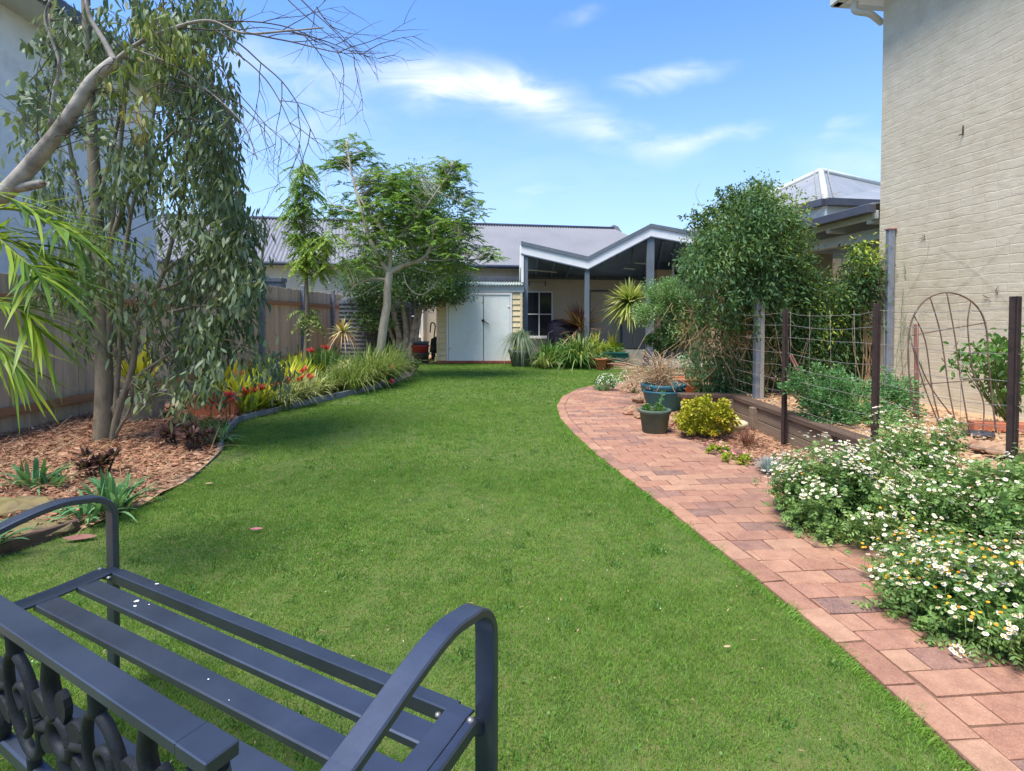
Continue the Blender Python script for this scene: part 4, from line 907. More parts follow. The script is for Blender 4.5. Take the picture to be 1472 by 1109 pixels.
def strapplant(root, c, n, L, wd, mat, droop=.7, spread=.9, name='foliage', prof=(.5, 1, 1, .8, .5, .06), up=.25, fold=.25, r0=.03, jit=.25):
    lb = LB(); a = U(0, 2 * np.pi, n); el = U(up, 1.0, n) ** .8 * np.pi / 2; el = np.clip(el, .1, 1.5); hor = np.cos(el) * spread
    d = np.stack([np.cos(a) * hor, np.sin(a) * hor, np.sin(el)], 1); sd_ = np.stack([-np.sin(a), np.cos(a), RG.normal(0, .15, n)], 1)
    b_ = np.array(c)[None] + np.stack([np.cos(a) * r0 * U(.2, 1, n), np.sin(a) * r0 * U(.2, 1, n), U(-.01, .02, n)], 1)
    lb.blades(b_, d, sd_, L * U(1 - jit, 1 + jit, n), wd * U(.75, 1.2, n), prof, droop * U(.6, 1.3, n), fold)
    return lb.build(name, mat, root)
def rosette_ball(root, c, n, L, wd, mat, droop=.15, name='crown', el0=-.5):
    lb = LB(); z = U(math.sin(el0), 1, n); a = U(0, 2 * np.pi, n); h = np.sqrt(1 - z * z); d = np.stack([np.cos(a) * h, np.sin(a) * h, z], 1)
    sd_ = nrm(np.cross(d, np.array([0, 0, 1.])) + rv(n, .1))
    lb.blades(np.array(c)[None] + d * .03, d, sd_, L * U(.75, 1.1, n), wd * U(.8, 1.2, n), (.6, 1, .9, .6, .05), droop * U(.3, 2, n), .3)
    return lb.build(name, mat, root)
def bush(root, c, rad, n, ll, lw, mat, name='foliage', seed=0, clump=26, droop=.25, hollow=.45, upb=.4, prof=ELL, cl=.28, stems='twig', ns=14, base=None, zmin=None):
    """leaf bush: leaves gathered on clumps inside an uneven ellipsoid, with stems from the base"""
    rad = np.array(rad); c = np.array(c); lb = LB()
    cd = rdir(clump); cc = c + cd * rad * (hollow + (1 - hollow) * RG.random((clump, 1)) ** .6) * U(.75, 1.08, (clump, 1))
    if zmin is not None: cc[:, 2] = np.maximum(cc[:, 2], zmin)
    k = RG.integers(0, clump, n); off = rdir(n) * (RG.random((n, 1)) ** .5) * rad.mean() * cl * U(.5, 1.3, clump)[k][:, None]
    p = cc[k] + off; 
    if zmin is not None: p[:, 2] = np.maximum(p[:, 2], zmin + .01)
    d = nrm(nrm(p - c) * .7 + nrm(off) * .5 + rv(n, .45) + np.array([0, 0, upb])); sd_ = rv(n)
    lb.blades(p, d, sd_, ll * U(.6, 1.25, n), lw * U(.7, 1.2, n), prof, droop, .15)
    o = lb.build(name, mat, root)
    if stems:
        b0 = Vector(base if base is not None else (c[0], c[1], max(c[2] - rad[2] * 1.0, 0))); mb = MB()
        for q in cc[RG.permutation(clump)[:ns]]:
            q = Vector(q); m_ = (b0 + q) / 2 + Vector((random.uniform(-.1, .1), random.uniform(-.1, .1), .1)) * rad.mean(); s_ = b0 + Vector((random.uniform(-.15, .15), random.uniform(-.15, .15), 0)) * rad.mean()
            pp = curve([s_, m_, q], 4); mb.tube(pp, taper(len(pp), rad.mean() * .03 + .002, .002), 5)
        mb.build('stem', stems, root)
    return o, cc
def flowers(root, c, n, r, mat, name='flower', up=None, petals=True):
    pass
# pot at base pixel
def at_base(u, v, z=0.0): return G(u, v, z)

# -- group of pots by the brick path
g = at_base(953, 590); t = thing('blue_pot', 'large blue plastic pot with dry twiggy plant at the bend of the path', 'plant pot', (g.x, g.y, .02))
pot(t, .275, .33, 'pot_blue', rings=0, taper_=.74, rt=.05); MB().lathe([(.272, .22), (.28, .225), (.28, .245), (.272, .25)], n=32).build('band', 'pot_blue', t)
g2 = thing('dry_twiggy_plant', 'bleached dry plant of pale curling stems above the blue pot', 'dead plant', (g.x - .02, g.y, .3))
mb = MB()
for k in range(220):
    a = random.uniform(0, 6.28); r_ = random.uniform(.1, .6); h = random.uniform(.1, .5); q = Vector((math.cos(a) * r_ - .12 * (r_ > .25), math.sin(a) * r_, h - .12 * (r_ > .35)))
    pp = curve([(random.uniform(-.1, .1), random.uniform(-.1, .1), 0), q * .5 + Vector((random.uniform(-.06, .06), random.uniform(-.06, .06), .1)), q], 4); mb.tube(pp, taper(len(pp), .005, .0025), 4)
mb.build('stem', 'leaf_dry', g2)
lb = LB(); n = 900; d = rdir(n); p = d * U(.15, .48, (n, 1)) * np.array([1, 1, .6]) + np.array([-.05, 0, .14]); lb.blades(p, rdir(n), rv(n), .03, .008, (.5, 1, .1)); lb.build('dry_leaf', 'leaf_dry', g2)
g = at_base(941, 624); t = thing('grey_green_pot', 'faded grey green pot of seedlings in front of the blue pot', 'plant pot', (g.x, g.y, .02)); pot(t, .155, .24, 'pot_green', taper_=.8, rt=.035)
bush(t, (0, 0, .24), (.13, .13, .06), 500, .03, .014, 'leaf_green', clump=14, stems='stem', ns=6, base=(0, 0, .2), zmin=.2)
lb = LB(); a = np.linspace(0, 1, 16); pp = np.stack([.04 + .05 * a, np.zeros(16), .22 + .2 * a], 1); lb.blades(np.repeat(pp, 2, 0), rv(32) + np.array([0, 0, .5]), rv(32), .035, .016, ELL); lb.build('sprig', 'leaf_mint', t)
for (u, v, r_, h, mt, nm, lab) in ((986, 578, .2, .33, 'terracotta', 'terracotta_pot', 'orange terracotta pot with thick rim behind the blue pot'), (1007, 572, .25, .42, 'terracotta_dark', 'terracotta_pot', 'big dark brown terracotta pot holding the curved trunk shrub')):
    g = at_base(u, v); t = thing(nm, lab, 'plant pot', (g.x, g.y, .02)); pot(t, r_, h, mt, rim=.02, rt=.04)
    if r_ < .22: strapplant(t, (0, 0, h - .03), 14, .12, .012, 'leaf_green', .3)
    else:
        strapplant(t, (0.05, -.05, h - .03), 40, .2, .022, 'leaf_bright', .5); brown = t
cp = brown.location.copy()
# curved trunk shrub (olive like) growing out of the brown pot
t = thing('curved_trunk_shrub', 'light green small leaved shrub with curved bare trunks above the brown pot', 'shrub', (cp.x, cp.y, .38)); Yc = cp.y
mb = MB()
for pts, r0 in (([(1006, 532), (1000, 515), (990, 495), (988, 472), (996, 450), (1006, 432)], .035), ([(1004, 530), (985, 500), (966, 490), (948, 480)], .03), ([(966, 490), (962, 460), (960, 440), (952, 430)], .018), ([(1004, 530), (1000, 506), (984, 494)], .04)):
    pp = curve([loc(t, P(u, v, Yc)) for u, v in pts], 5); mb.tube(pp, taper(len(pp), r0, r0 * .55), 8)
mb.build('trunk', 'bark', t)
c = loc(t, P(962, 440, Yc)); bush(t, c, (.56, .4, .5), 16000, .036, .015, 'leaf_lightgreen', name='crown', clump=90, cl=.3, stems='twig', base=loc(t, P(960, 480, Yc)), hollow=.2)
c = loc(t, P(948, 488, Yc)); bush(t, c, (.25, .25, .2), 1800, .05, .02, 'leaf_deep', name='crown', clump=18, stems=None)
# small flowering plants round the pots
for i, (u, v, r_, n_, cm, fm, lab) in enumerate(((948, 548, .3, 900, 'leaf_lightgreen', 'petal_white', 'low white flowering plant between blue pot and cream planter'), (985, 512, .26, 700, 'leaf_lightgreen', 'petal_white', 'pale blue and white flowering plant behind the dry plant'), (872, 541, .18, 500, 'leaf_mint', 'petal_white', 'tiny white flowering plant under the teal planter'), (912, 545, .26, 700, 'leaf_dry', 'petal_white', 'straggly grey plant with white flowers at the path end'))):
    g = at_base(u, v + 22); t = thing('flowering_plant', lab, 'plant', (g.x, g.y, 0)); bush(t, (0, 0, r_ * .7), (r_, r_, r_ * .8), n_ * 2, .035, .012, cm, clump=24, stems='stem', ns=8)
    lb = LB(); d = rdir(130); d[:, 2] = np.abs(d[:, 2]); lb.discs(d * r_ * np.array([1, 1, .9]) + np.array([0, 0, r_ * .75]), d + np.array([0, -.4, .4]), U(.006, .011, 130)); lb.build('blossoms', fm, t)
# rocks at the pots
for i, (u, v, s_, lab) in enumerate(((908, 598, .11, 'rounded brown rock left of the blue pot by the bricks'), (922, 604, .085, 'small pale rock touching the grey green pot'), (917, 580, .1, 'rusty brown rock behind the rounded one at the pots'), (928, 574, .12, 'broken orange rock right behind the blue pot edge'), (963, 612, .09, 'grey brown rock between green pot and jade plant'))):
    g = at_base(u, v); bpy_m = MB(); o = MB()
    vs = []; n1, n2 = 10, 7
    mb = MB(); prof = []
    for j in range(n2 + 1): q = math.pi * j / n2; prof.append((math.sin(q), -math.cos(q)))
    mb.lathe([(max(r_, .0), z) for r_, z in prof], n=12); mb.sm = [False] * len(mb.sm); jj = {}
    mb.v = [tuple(c + jj.setdefault((round(x, 3), round(y, 3), round(z, 3), k), random.uniform(-.13, .13)) for k, c in enumerate((x, y, z))) for x, y, z in mb.v]; ph = [random.uniform(0, 6) for _ in range(6)]
    mb.v = [(x * s_ * (1 + .14 * math.sin(3 * y + ph[0]) + .1 * math.sin(5 * z + ph[1])), y * s_ * .85 * (1 + .13 * math.sin(3 * x + ph[2])), (z * .6 + .4) * s_ * (1 + .1 * math.sin(4 * x + ph[3]))) for x, y, z in mb.v]
    o = mb.build('garden_rock', 'rock'); o.location = (g.x, g.y, .01); o.rotation_euler = (0, 0, random.uniform(0, 6)); tag(o, lab, 'rock', 'rocks around the pots')
for (u, v, sx, sy, sz, lab) in ((20, 742, .24, .15, .07, 'long flat mossy rock edging the left bed behind the bench arm'), (178, 706, .13, .09, .05, 'small mossy rock beside the iris clump on the left'), (50, 772, .17, .12, .05, 'dark half buried rock under the bench arm')):
    g = at_base(u, v); mb = MB(); prof = [(math.sin(math.pi * j / 8), -math.cos(math.pi * j / 8)) for j in range(9)]; mb.lathe(prof, n=22); ph = [random.uniform(0, 6) for _ in range(4)]
    mb.v = [(x * sx * (1 + .12 * math.sin(4 * y + ph[0])) * (1 + .05 * math.sin(9 * z + ph[3])), y * sy * (1 + .15 * math.sin(3 * x + ph[1])), max(-.3, z + .2) * sz * (1 + .14 * math.sin(5 * x + ph[2] + 3 * y))) for x, y, z in mb.v]
    jj = {}; mb.sm = [False] * len(mb.sm); mb.v = [tuple(c + jj.setdefault((round(x, 3), round(y, 3), round(z, 3), k), random.uniform(-.008, .008)) for k, c in enumerate((x, y, z))) for x, y, z in mb.v]
    o = mb.build('mossy_rock', 'rock_moss'); o.location = (g.x, g.y, .02); o.rotation_euler = (0, 0, .25); tag(o, lab, 'rock', 'mossy rocks in the left bed')
# jade plant
g = at_base(1015, 634); t = thing('jade_plant', 'round yellow green jade shrub with orange tips beside the path', 'shrub', (g.x, g.y + .1, .0))
bush(t, (0.02, 0, .22), (.29, .27, .2), 8000, .028, .021, 'leaf_jade', clump=110, cl=.2, stems='bark', ns=26, base=(0, 0, .0), prof=(.4, .95, 1, .8, .3), hollow=.55, upb=.7, zmin=.08)
# stepping slab
g = G(1075, 618); mb = MB(); mb.lathe([(.0, 0), (.15, 0), (.165, .006), (.17, .03), (.165, .045), (.15, .052), (0, .053)], n=36); mb.lathe([(0, -.06), (.13, -.06), (.12, 0), (0, .0)], (.02, 0, 0), n=18); o = mb.build('round_slab', 'slab'); o.location = (2.3, G(1075, 622).y, .07); tag(o, 'round cream concrete slab leaning at the foot of the sleeper wall', 'slab')
# fescue, succulents
g = at_base(1102, 684); t = thing('blue_fescue', 'spiky silver blue grass tuft at the edge of the mulch', 'plant', (g.x + .02, g.y, .02)); strapplant(t, (0, 0, 0), 420, .15, .004, 'leaf_blue', .3, r0=.04, prof=(1, 1, .8, .1), fold=0)
for (u, v, lab) in ((1062, 668, 'low pink and green succulent left of the blue fescue'), (1030, 655, 'green ground hugging weed in front of the jade plant'), (1150, 690, 'small yellow green weed between fescue and daisies')):
    g = at_base(u, v); t = thing('low_succulent', lab, 'plant', (g.x, g.y, .02)); bush(t, (0, 0, .03), (.12, .09, .04), 380, .03, .014, 'leaf_bright', clump=14, stems=None, zmin=.0)
    lb = LB(); lb.discs(np.stack([U(-.1, .1, 8), U(-.07, .07, 8), U(.06, .09, 8)], 1), rv(8, .3) + np.array([0, -.5, 1]), .012); lb.build('flower', 'petal_pink', t)
g = at_base(1072, 645); t = thing('dead_fern', 'rust brown dead fern lying before the sleeper wall', 'dead plant', (g.x, g.y, .02)); strapplant(t, (0, 0, 0), 80, .22, .006, 'petal_red' if False else 'leaf_burg', .35, up=.05); strapplant(t, (.03, 0, 0), 60, .2, .006, 'chips', .3, up=.05, name='dry_leaf')

# -- far pots in front of the verandah
g = at_base(748, 527); t = thing('grey_tub', 'big grey tub with arching ponytail plant beside the shed doors', 'plant pot', (g.x, g.y, 0)); pot(t, .29, .4, 'pot_grey', taper_=.72, rt=.05, rim=.02)
pt = thing('ponytail_plant', 'fountain of thin grey green leaves growing in the grey tub', 'plant', (g.x, g.y, .34))
strapplant(pt, (0, 0, .28), 620, .8, .014, 'leaf_lav', 1.15, up=.3, r0=.06, fold=.1); strapplant(pt, (0, 0, .1), 240, .55, .014, 'leaf_strap', 1.0, up=.35, r0=.05); mb = MB(); mb.tube([(0, 0, 0), (.01, 0, .3)], [.07, .03], 8); mb.build('trunk', 'bark', pt)
for i, (u, v, L, n_, mt, lab) in enumerate(((789, 527, .8, 130, 'leaf_green', 'dark strappy clivia clump right of the grey tub'), (783, 530, .55, 60, 'leaf_strap', 'small light strappy clump close to the grey tub'), (835, 529, 1.0, 230, 'leaf_strap', 'large arching strappy clump under the burgundy cordyline'), (822, 530, .8, 120, 'leaf_green', 'green arching clump between the two strappy clumps'), (858, 526, .7, 110, 'leaf_bright', 'bright lime strappy plant above the terracotta pots'), (882, 524, .65, 100, 'leaf_bright', 'lime strappy plant left of the teal planter'))):
    g = at_base(u, v); t = thing('strappy_plant', lab, 'plant', (g.x, g.y + .05, .0 if i < 4 else .28)); strapplant(t, (0, 0, 0), int(n_ * 1.5), L * (1.45 if i < 4 else 1.0), .036, mt, .7, up=.42, r0=.14)
    if i >= 4: strapplant(t, (0, 0, .05), 30, L, .02, 'leaf_yellow', .3, up=.7, name='foliage')
for (u, v, r_, h, mt, nm, lab) in ((851, 529, .14, .26, 'terracotta', 'terracotta_pot', 'square edged terracotta pot under the lime strappy plant'), (864, 533, .13, .28, 'terracotta', 'terracotta_pot', 'front terracotta pot nearest the lawn edge'), (873, 531, .10, .24, 'terracotta_dark', 'terracotta_pot', 'narrow terracotta pot touching the teal planter'), (892, 522, .14, .3, 'terracotta', 'terracotta_pot', 'terracotta pot with succulents behind the teal planter'), (931, 520, .13, .25, 'terracotta', 'terracotta_pot', 'terracotta pot half hidden beside the verandah post'), (913, 519, .1, .24, 'terracotta_dark', 'terracotta_pot', 'small brown pot between cream planter and post')):
    g = at_base(u, v); t = thing(nm, lab, 'plant pot', (g.x, g.y, 0), 'terracotta pots by the verandah'); pot(t, r_, h, mt, rim=.015, n=20)
    bush(t, (0, 0, h + .03), (r_, r_, .06), 160, .05, .02, 'leaf_lightgreen', clump=8, stems=None)
g = at_base(884, 527); t = thing('teal_planter', 'dark teal trough with cabbage like succulents', 'planter', (g.x, g.y - .05, .12)); mb = MB(); mb.prism([(-.26, -.1, 0), (.26, -.1, 0), (.3, -.14, .22), (-.3, -.14, .22)], (0, .26, 0)); mb.box((0, 0, .225), (.64, .32, .03)); mb.build('trough', 'pot_teal', t); mb = MB()
MB().box((0, 0, -.06), (.5, .2, .12)).build('stand', 'terracotta_dark', t)
for x in (-.15, .12): rosette_ball(t, (x, -.02, .27), 40, .11, .06, 'leaf_mint', el0=.1, name='rosette')
g = at_base(908, 526); t = thing('cream_planter', 'square cream planter holding the variegated cordyline', 'planter', (g.x + .02, g.y, 0)); mb = MB(); mb.prism([(-.2, -.2, 0), (.2, -.2, 0), (.24, -.24, .42), (-.24, -.24, .42)], (0, .44, 0)); mb.build('box', 'pot_cream', t); MB().box((0, .0, .425), (.42, .42, .012)).build('soil', 'mud', t)
cd_ = thing('variegated_cordyline', 'yellow green starburst cordyline on a thin trunk in the cream planter', 'cordyline', (t.location.x, t.location.y, .4)); Yd = t.location.y
c = loc(cd_, P(905, 436, Yd)); mb = MB(); pp = curve([(0, 0, 0), (.02, 0, c.z * .5), (c.x, 0, c.z - .05)], 6); mb.tube(pp, taper(len(pp), .035, .025), 8); mb.build('trunk', 'bark', cd_)
rosette_ball(cd_, c, 420, .74, .05, 'leaf_cord', .22, 'crown', -.75)
rosette_ball(cd_, c + Vector((0, -.03, .02)), 60, .5, .04, 'leaf_sap', .1, 'new_leaf', .3)
g = G(838, 520); t = thing('burgundy_cordyline', 'spiky burgundy cordyline in front of the covered barbecue', 'cordyline', (P(836, 500, g.y).x, g.y + .3, 0)); mb = MB(); mb.tube([(0, 0, 0), (0, 0, .75)], .035, 8); mb.build('trunk', 'bark', t)
rosette_ball(t, (0, 0, .9), 190, .9, .045, 'leaf_burg', .1, 'crown', .1)
rosette_ball(t, (0, 0, .78), 40, .7, .035, 'leaf_dry', .4, 'dry_leaf', -.3)
# covered barbecue
g = P(808, 480, 15.6); t = thing('covered_barbecue', 'barbecue under a dark purple cover on the verandah', 'barbecue', (g.x, 15.6, 0)); mb = MB()
mb.lathe([(.36, .12), (.4, .3), (.38, .7), (.4, .9), (.36, 1.05), (.2, 1.16), (.0, 1.18)], n=20, sx=1.15, sy=.8); mb.v = [(x + .02 * math.sin(9 * z + 5 * y), y + .03 * math.sin(7 * z + 4 * x), z) for x, y, z in mb.v]; mb.build('cover', 'cover', t)
for x in (-.33, .33): MB().box((x, 0, .06), (.05, .4, .13)).build('leg', 'grey_paint', t)
MB().strap([(-.42, -.35, .2), (-.42, -.35, .78), (-.3, -.36, .84)], (0, 1, 0), .05, .02).build('side_frame', 'grey_paint', t)

# -- left of the shed: stacked tubs, bucket, bicycle like junk, tank
g = at_base(606, 523); 
t = thing('black_tub', 'black plastic tub at the bottom of the stack beside the shed', 'tub', (g.x, g.y - .1, 0)); pot(t, .22, .3, 'pot_black', taper_=.82, n=24)
t2 = thing('maroon_tub', 'maroon tub stacked between the black and blue ones', 'tub', (g.x - .02, g.y - .1, .3)); pot(t2, .235, .2, 'tub_red', taper_=.9, n=24); MB().strap([(-.24, 0, .18), (-.27, 0, .14), (-.25, 0, .1)], (0, 1, 0), .08, .01).build('handle', 'tub_red', t2)
t3 = thing('blue_tub', 'blue tub on top of the stack beside the shed', 'tub', (g.x + .01, g.y - .1, .47)); pot(t3, .2, .12, 'tub_blue', taper_=.9, n=24)
g = at_base(589, 517); t = thing('orange_bucket', 'faded orange bucket left of the stacked tubs', 'bucket', (g.x, g.y, .15)); pot(t, .15, .3, 'bucket', taper_=.75, n=20); MB().lathe([(.11, -.15), (.12, 0), (0, 0)], n=12).build('stand', 'rust_dark', t)
g = at_base(621, 520); t = thing('garden_trolley', 'dark wheeled garden trolley leaning in the gap left of the shed', 'trolley', (g.x, g.y + .35, 0))
for z, r_ in ((.2, .2),): 
    mb = MB(); ring = [(-.02, r_ * math.cos(q), z + r_ * math.sin(q)) for q in np.linspace(0, 2 * math.pi, 25)]; mb.tube(ring, .025, 8); wh = mb.build('wheel', 'pot_black', t); mb = MB(); [mb.tube([(-.02, 0, z), (-.02, .19 * math.cos(q), z + .19 * math.sin(q))], .006, 5) for q in np.linspace(0, 6.28, 9)[:-1]]; mb.build('spoke', 'steel', wh)
MB().tube(curve([(.02, .1, .1), (.0, .05, .6), (.04, .0, 1.0), (-.06, -.05, 1.06), (-.1, -.02, .8)], 6), .018, 8).build('handle', 'pot_black', t); mb = MB(); mb.prism([(-.1, -.12, .25), (.12, -.12, .2), (.1, -.12, .7), (-.06, -.12, .62)], (0, .25, 0)); mb.build('tray', 'pot_black', t)
for (u, v, r_, zt_, lab) in ((522, 470, .62, 430, 'dark corrugated water tank behind the pale trunked tree'), (566, 470, .5, 434, 'smaller dark water tank right of the corrugated one')):
    Yt = 14.9 if r_ > .6 else 15.6; g = P(u, v, Yt); zt2 = P(u, zt_, Yt).z; t = thing('water_tank', lab, 'water tank', (g.x, Yt, 0)); prof = [(r_, 0)]
    z = .0
    while z < zt2 - .15: prof += [(r_, z + .02), (r_ + .02, z + .045), (r_ + .02, z + .065), (r_, z + .09)]; z += .11
    prof += [(r_, zt2 - .06), (r_ * .9, zt2), (r_ * .4, zt2 + .06), (0, zt2 + .07)]; MB().lathe(prof, n=40).build('tank_body', 'tank', t); MB().lathe([(.2, zt2 + .05), (.2, zt2 + .1), (0, zt2 + .11)], n=20).build('lid', 'tank', t)
# box on neighbour's wall over the fence
g = P(393, 403, 12.6); o = MB().box((0, 0, 0), (.5, .4, .1), rz=.1).box((.02, 0, -.12), (.42, .36, .12), rz=.1).box((0, 0, -1.1), (.08, .08, 1.9)).build('meter_box', 'grey_paint'); o.location = (g.x + .0, g.y, g.z); tag(o, 'grey capped box standing just behind the left fence', 'box')

# ================================================================== LEFT BED
mb_t = []
def edging_run(ys, h, th, mat, lab, name='garden_edging'):
    mb = MB(); pts = [(float(bedL(y)) - .02, y) for y in ys]
    for (x0, y0), (x1, y1) in zip(pts, pts[1:]):
        L = math.hypot(x1 - x0, y1 - y0); mb.box(((x0 + x1) / 2, (y0 + y1) / 2, h / 2 - .035), (L + .01, th, h), rz=math.atan2(y1 - y0, x1 - x0))
    o = mb.build(name, mat); tag(o, lab, 'edging', 'edging boards of the left bed'); return o
edging_run(np.linspace(4.85, 6.95, 9), .1, .03, 'edging', 'grey edging board curving in front of the terracotta trough')
edging_run(np.linspace(6.98, 9.0, 8), .12, .03, 'edging', 'grey edging board below the variegated grasses and black pot')
edging_run(np.linspace(9.02, 10.4, 6), .16, .03, 'galv', 'pale blue grey edging board at the foot of the jacaranda')
edging_run(np.linspace(3.9, 4.83, 5), .05, .03, 'edging', 'sunken grey edging board beside the purple rosettes')
edging_run(np.linspace(1.6, 3.0, 6), .1, .035, 'sleeper_dark', 'dark timber edging running under the bench arm')
# pots in the bed
g = G(182, 612); t = thing('ribbed_pot', 'big ribbed grey concrete pot behind the tree trunk', 'plant pot', (g.x, g.y + .2, .02)); pot(t, .27, .34, 'pot_ribbed', taper_=.85, rings=14, rim=.01)
strapplant(t, (0, 0, .3), 34, .75, .05, 'leaf_yellow', .35, up=.5); mb = MB()
for k in range(10): a = random.uniform(0, 6.28); mb.tube(curve([(0, 0, .3), (.15 * math.cos(a), .15 * math.sin(a), .6), (.3 * math.cos(a), .3 * math.sin(a), .95 + random.uniform(-.1, .2))], 4), .005, 5)
mb.build('stem', 'twig', t)
g = G(305, 604); t = thing('terracotta_trough', 'long rectangular terracotta trough under the dark leaved tree', 'planter', (g.x, g.y + .1, .02)); mb = MB(); mb.prism([(-.26, -.11, 0), (.26, -.11, 0), (.3, -.13, .25), (-.3, -.13, .25)], (0, .25, 0)); mb.box((0, 0, .26), (.64, .3, .035)); mb.build('trough', 'terracotta', t); MB().box((0, 0, .272), (.56, .22, .02)).build('soil', 'mud', t)
g = G(503, 562); t = thing('black_pot', 'black plastic pot on the edging with variegated spider plant', 'plant pot', (g.x - .1, g.y + .12, .03)); pot(t, .17, .27, 'pot_black', taper_=.7, rt=.03, rim=.015)
strapplant(t, (0, 0, .26), 170, .5, .016, 'leaf_varieg', .9, up=.4)
# strappy and variegated clumps: (u, v of the foot, leaf length, count, width, material, label)
CL = [
 (352, 598, .36, 60, .045, 'leaf_bright', 'low lime bromeliads right behind the first edging board'),
 (375, 592, .34, 60, .04, 'leaf_yellow', 'gold tipped bromeliads leaning over the edging board'),
 (400, 574, .5, 70, .05, 'leaf_yellow', 'tall gold bromeliads between lime and striped clumps'),
 (385, 560, .5, 70, .05, 'leaf_bright', 'lime bromeliads behind the gold tipped ones'),
 (425, 560, .5, 70, .045, 'leaf_bright', 'lime rosettes just behind the cream striped grasses'),
 (444, 552, .5, 70, .045, 'leaf_yellow', 'yellow rosettes left of the dark strappy clump'),
 (435, 588, .42, 120, .018, 'leaf_varieg', 'striped tuft hanging over the second edging board'),
 (484, 566, .5, 140, .02, 'leaf_strap', 'arching grass touching the left of the black pot'),
 (530, 566, .6, 180, .014, 'leaf_strap', 'tussock spilling to the edging right of the black pot'),
 (555, 560, .6, 160, .014, 'leaf_strap', 'tussock at the foot of the pale jacaranda trunk'),
 (338, 590, .42, 70, .05, 'leaf_yellow', 'yellow bromeliad clump just right of the terracotta trough'),
 (362, 582, .40, 60, .05, 'leaf_bright', 'lime bromeliad clump between trough and variegated grass'),
 (318, 560, .45, 60, .055, 'leaf_yellow', 'golden bromeliads half hidden under the drooping branches'),
 (392, 578, .34, 60, .045, 'leaf_bright', 'low bromeliads with red flowers near the edging bend'),
 (408, 556, .45, 60, .05, 'leaf_bright', 'upright lime bromeliads behind the variegated grass'),
 (430, 545, .45, 50, .05, 'leaf_yellow', 'yellow bromeliads at the foot of the slim sapling'),
 (420, 584, .50, 170, .022, 'leaf_varieg', 'cream striped grass clump beside the edging bend'),
 (446, 576, .48, 190, .022, 'leaf_varieg', 'cream striped grass clump left of the black pot'),
 (464, 570, .42, 120, .02, 'leaf_strap', 'arching striped grass between clump and black pot'),
 (455, 552, .55, 120, .03, 'leaf_green', 'dark green strappy clump behind the black pot'),
 (476, 548, .55, 110, .03, 'leaf_green', 'dark green strappy clump left of the grass tussocks'),
 (522, 560, .75, 260, .012, 'leaf_strap', 'tall arching grass tussock right of the black pot'),
 (540, 556, .8, 260, .012, 'leaf_strap', 'tall grass tussock wrapped round the jacaranda trunk'),
 (570, 550, .85, 280, .012, 'leaf_strap', 'weeping grass tussock on the right of the jacaranda trunk'),
 (505, 545, .6, 150, .02, 'leaf_strap', 'pale grass tussock below the potted yucca'),
 (545, 540, .7, 160, .016, 'leaf_green', 'green tussock hidden behind the jacaranda trunk'),
 (372, 545, .4, 60, .045, 'leaf_bright', 'lime bromeliads close to the paling fence'),
 (468, 530, .5, 90, .03, 'leaf_green', 'leafy green clump before the corrugated tank'),
]
for u, v, L, n_, wd, mt, lab in CL:
    g = G(u, v); g.x = min(g.x, float(bedL(g.y)) - .14); t = thing('grass_clump' if wd < .03 else 'strappy_plant', lab, 'plant', (g.x, g.y, .02)); strapplant(t, (0, 0, 0), int(n_ * 1.6), L * (1.5 if wd < .02 else 1.3), wd, mt, .62 if wd < .03 else .3, up=.42 if wd < .03 else .3, r0=.14, prof=(.6, 1, 1, .8, .4, .05))
# red bracts
FLW = [(303, 577, 'red'), (345, 536, 'red'), (370, 575, 'red'), (390, 570, 'red'), (404, 558, 'red'), (414, 548, 'pink'), (424, 570, 'red'), (436, 532, 'red'), (447, 504, 'red'), (467, 545, 'red'), (472, 542, 'red'), (459, 560, 'red'), (468, 500, 'red'), (375, 563, 'pink'), (356, 524, 'red'), (395, 553, 'red')]
FLB = ['red flower directly above the right corner of the terracotta trough', 'red flower among the golden bromeliads under the drooping branches', 'red flower low in front of the lime bromeliads', 'wide red flower left of the cream striped grass', 'red flower above the striped grass by the edging bend', 'pinkish red flower behind the striped grass', 'red flower inside the cream striped grass clump', 'red flower beside the slim sapling stem', 'tall red flower near the paling fence and sapling', 'red flower just left of the black pot rim', 'red flower touching the black pot leaves', 'low red flower over the arching striped grass', 'tallest red flower before the mint green leafy plant', 'pink red flower between trough and striped grass', 'red flower highest among the golden bromeliads', 'red flower half way up the lime bromeliads']
for k, (u, v, cc) in enumerate(FLW):
    Yf = G(u, v + 38).y; Yf = min(Yf, 9.4); g = P(u, v, Yf); g.x = min(g.x, float(bedL(Yf)) - .1)
    hh = max(.12, g.z); t = thing('bromeliad_flower', '', 'flower', (g.x, g.y, 0), 'red bromeliad flowers in the left bed'); t['label'] = FLB[k]
    MB().tube([(0, 0, 0), (0, 0, hh - .03)], .006, 5).build('stem', 'stem', t)
    lb = LB(); n_ = 22; a = U(0, 6.28, n_); d = np.stack([np.cos(a), np.sin(a), U(.2, 1.6, n_)], 1); lb.blades(np.array([[0, 0, hh - .05]]) + np.stack([0 * a, 0 * a, U(0, .06, n_)], 1), d, rv(n_), .1, .026, (.5, 1, .6, .05), .1); lb.build('bract', 'petal_red', t)
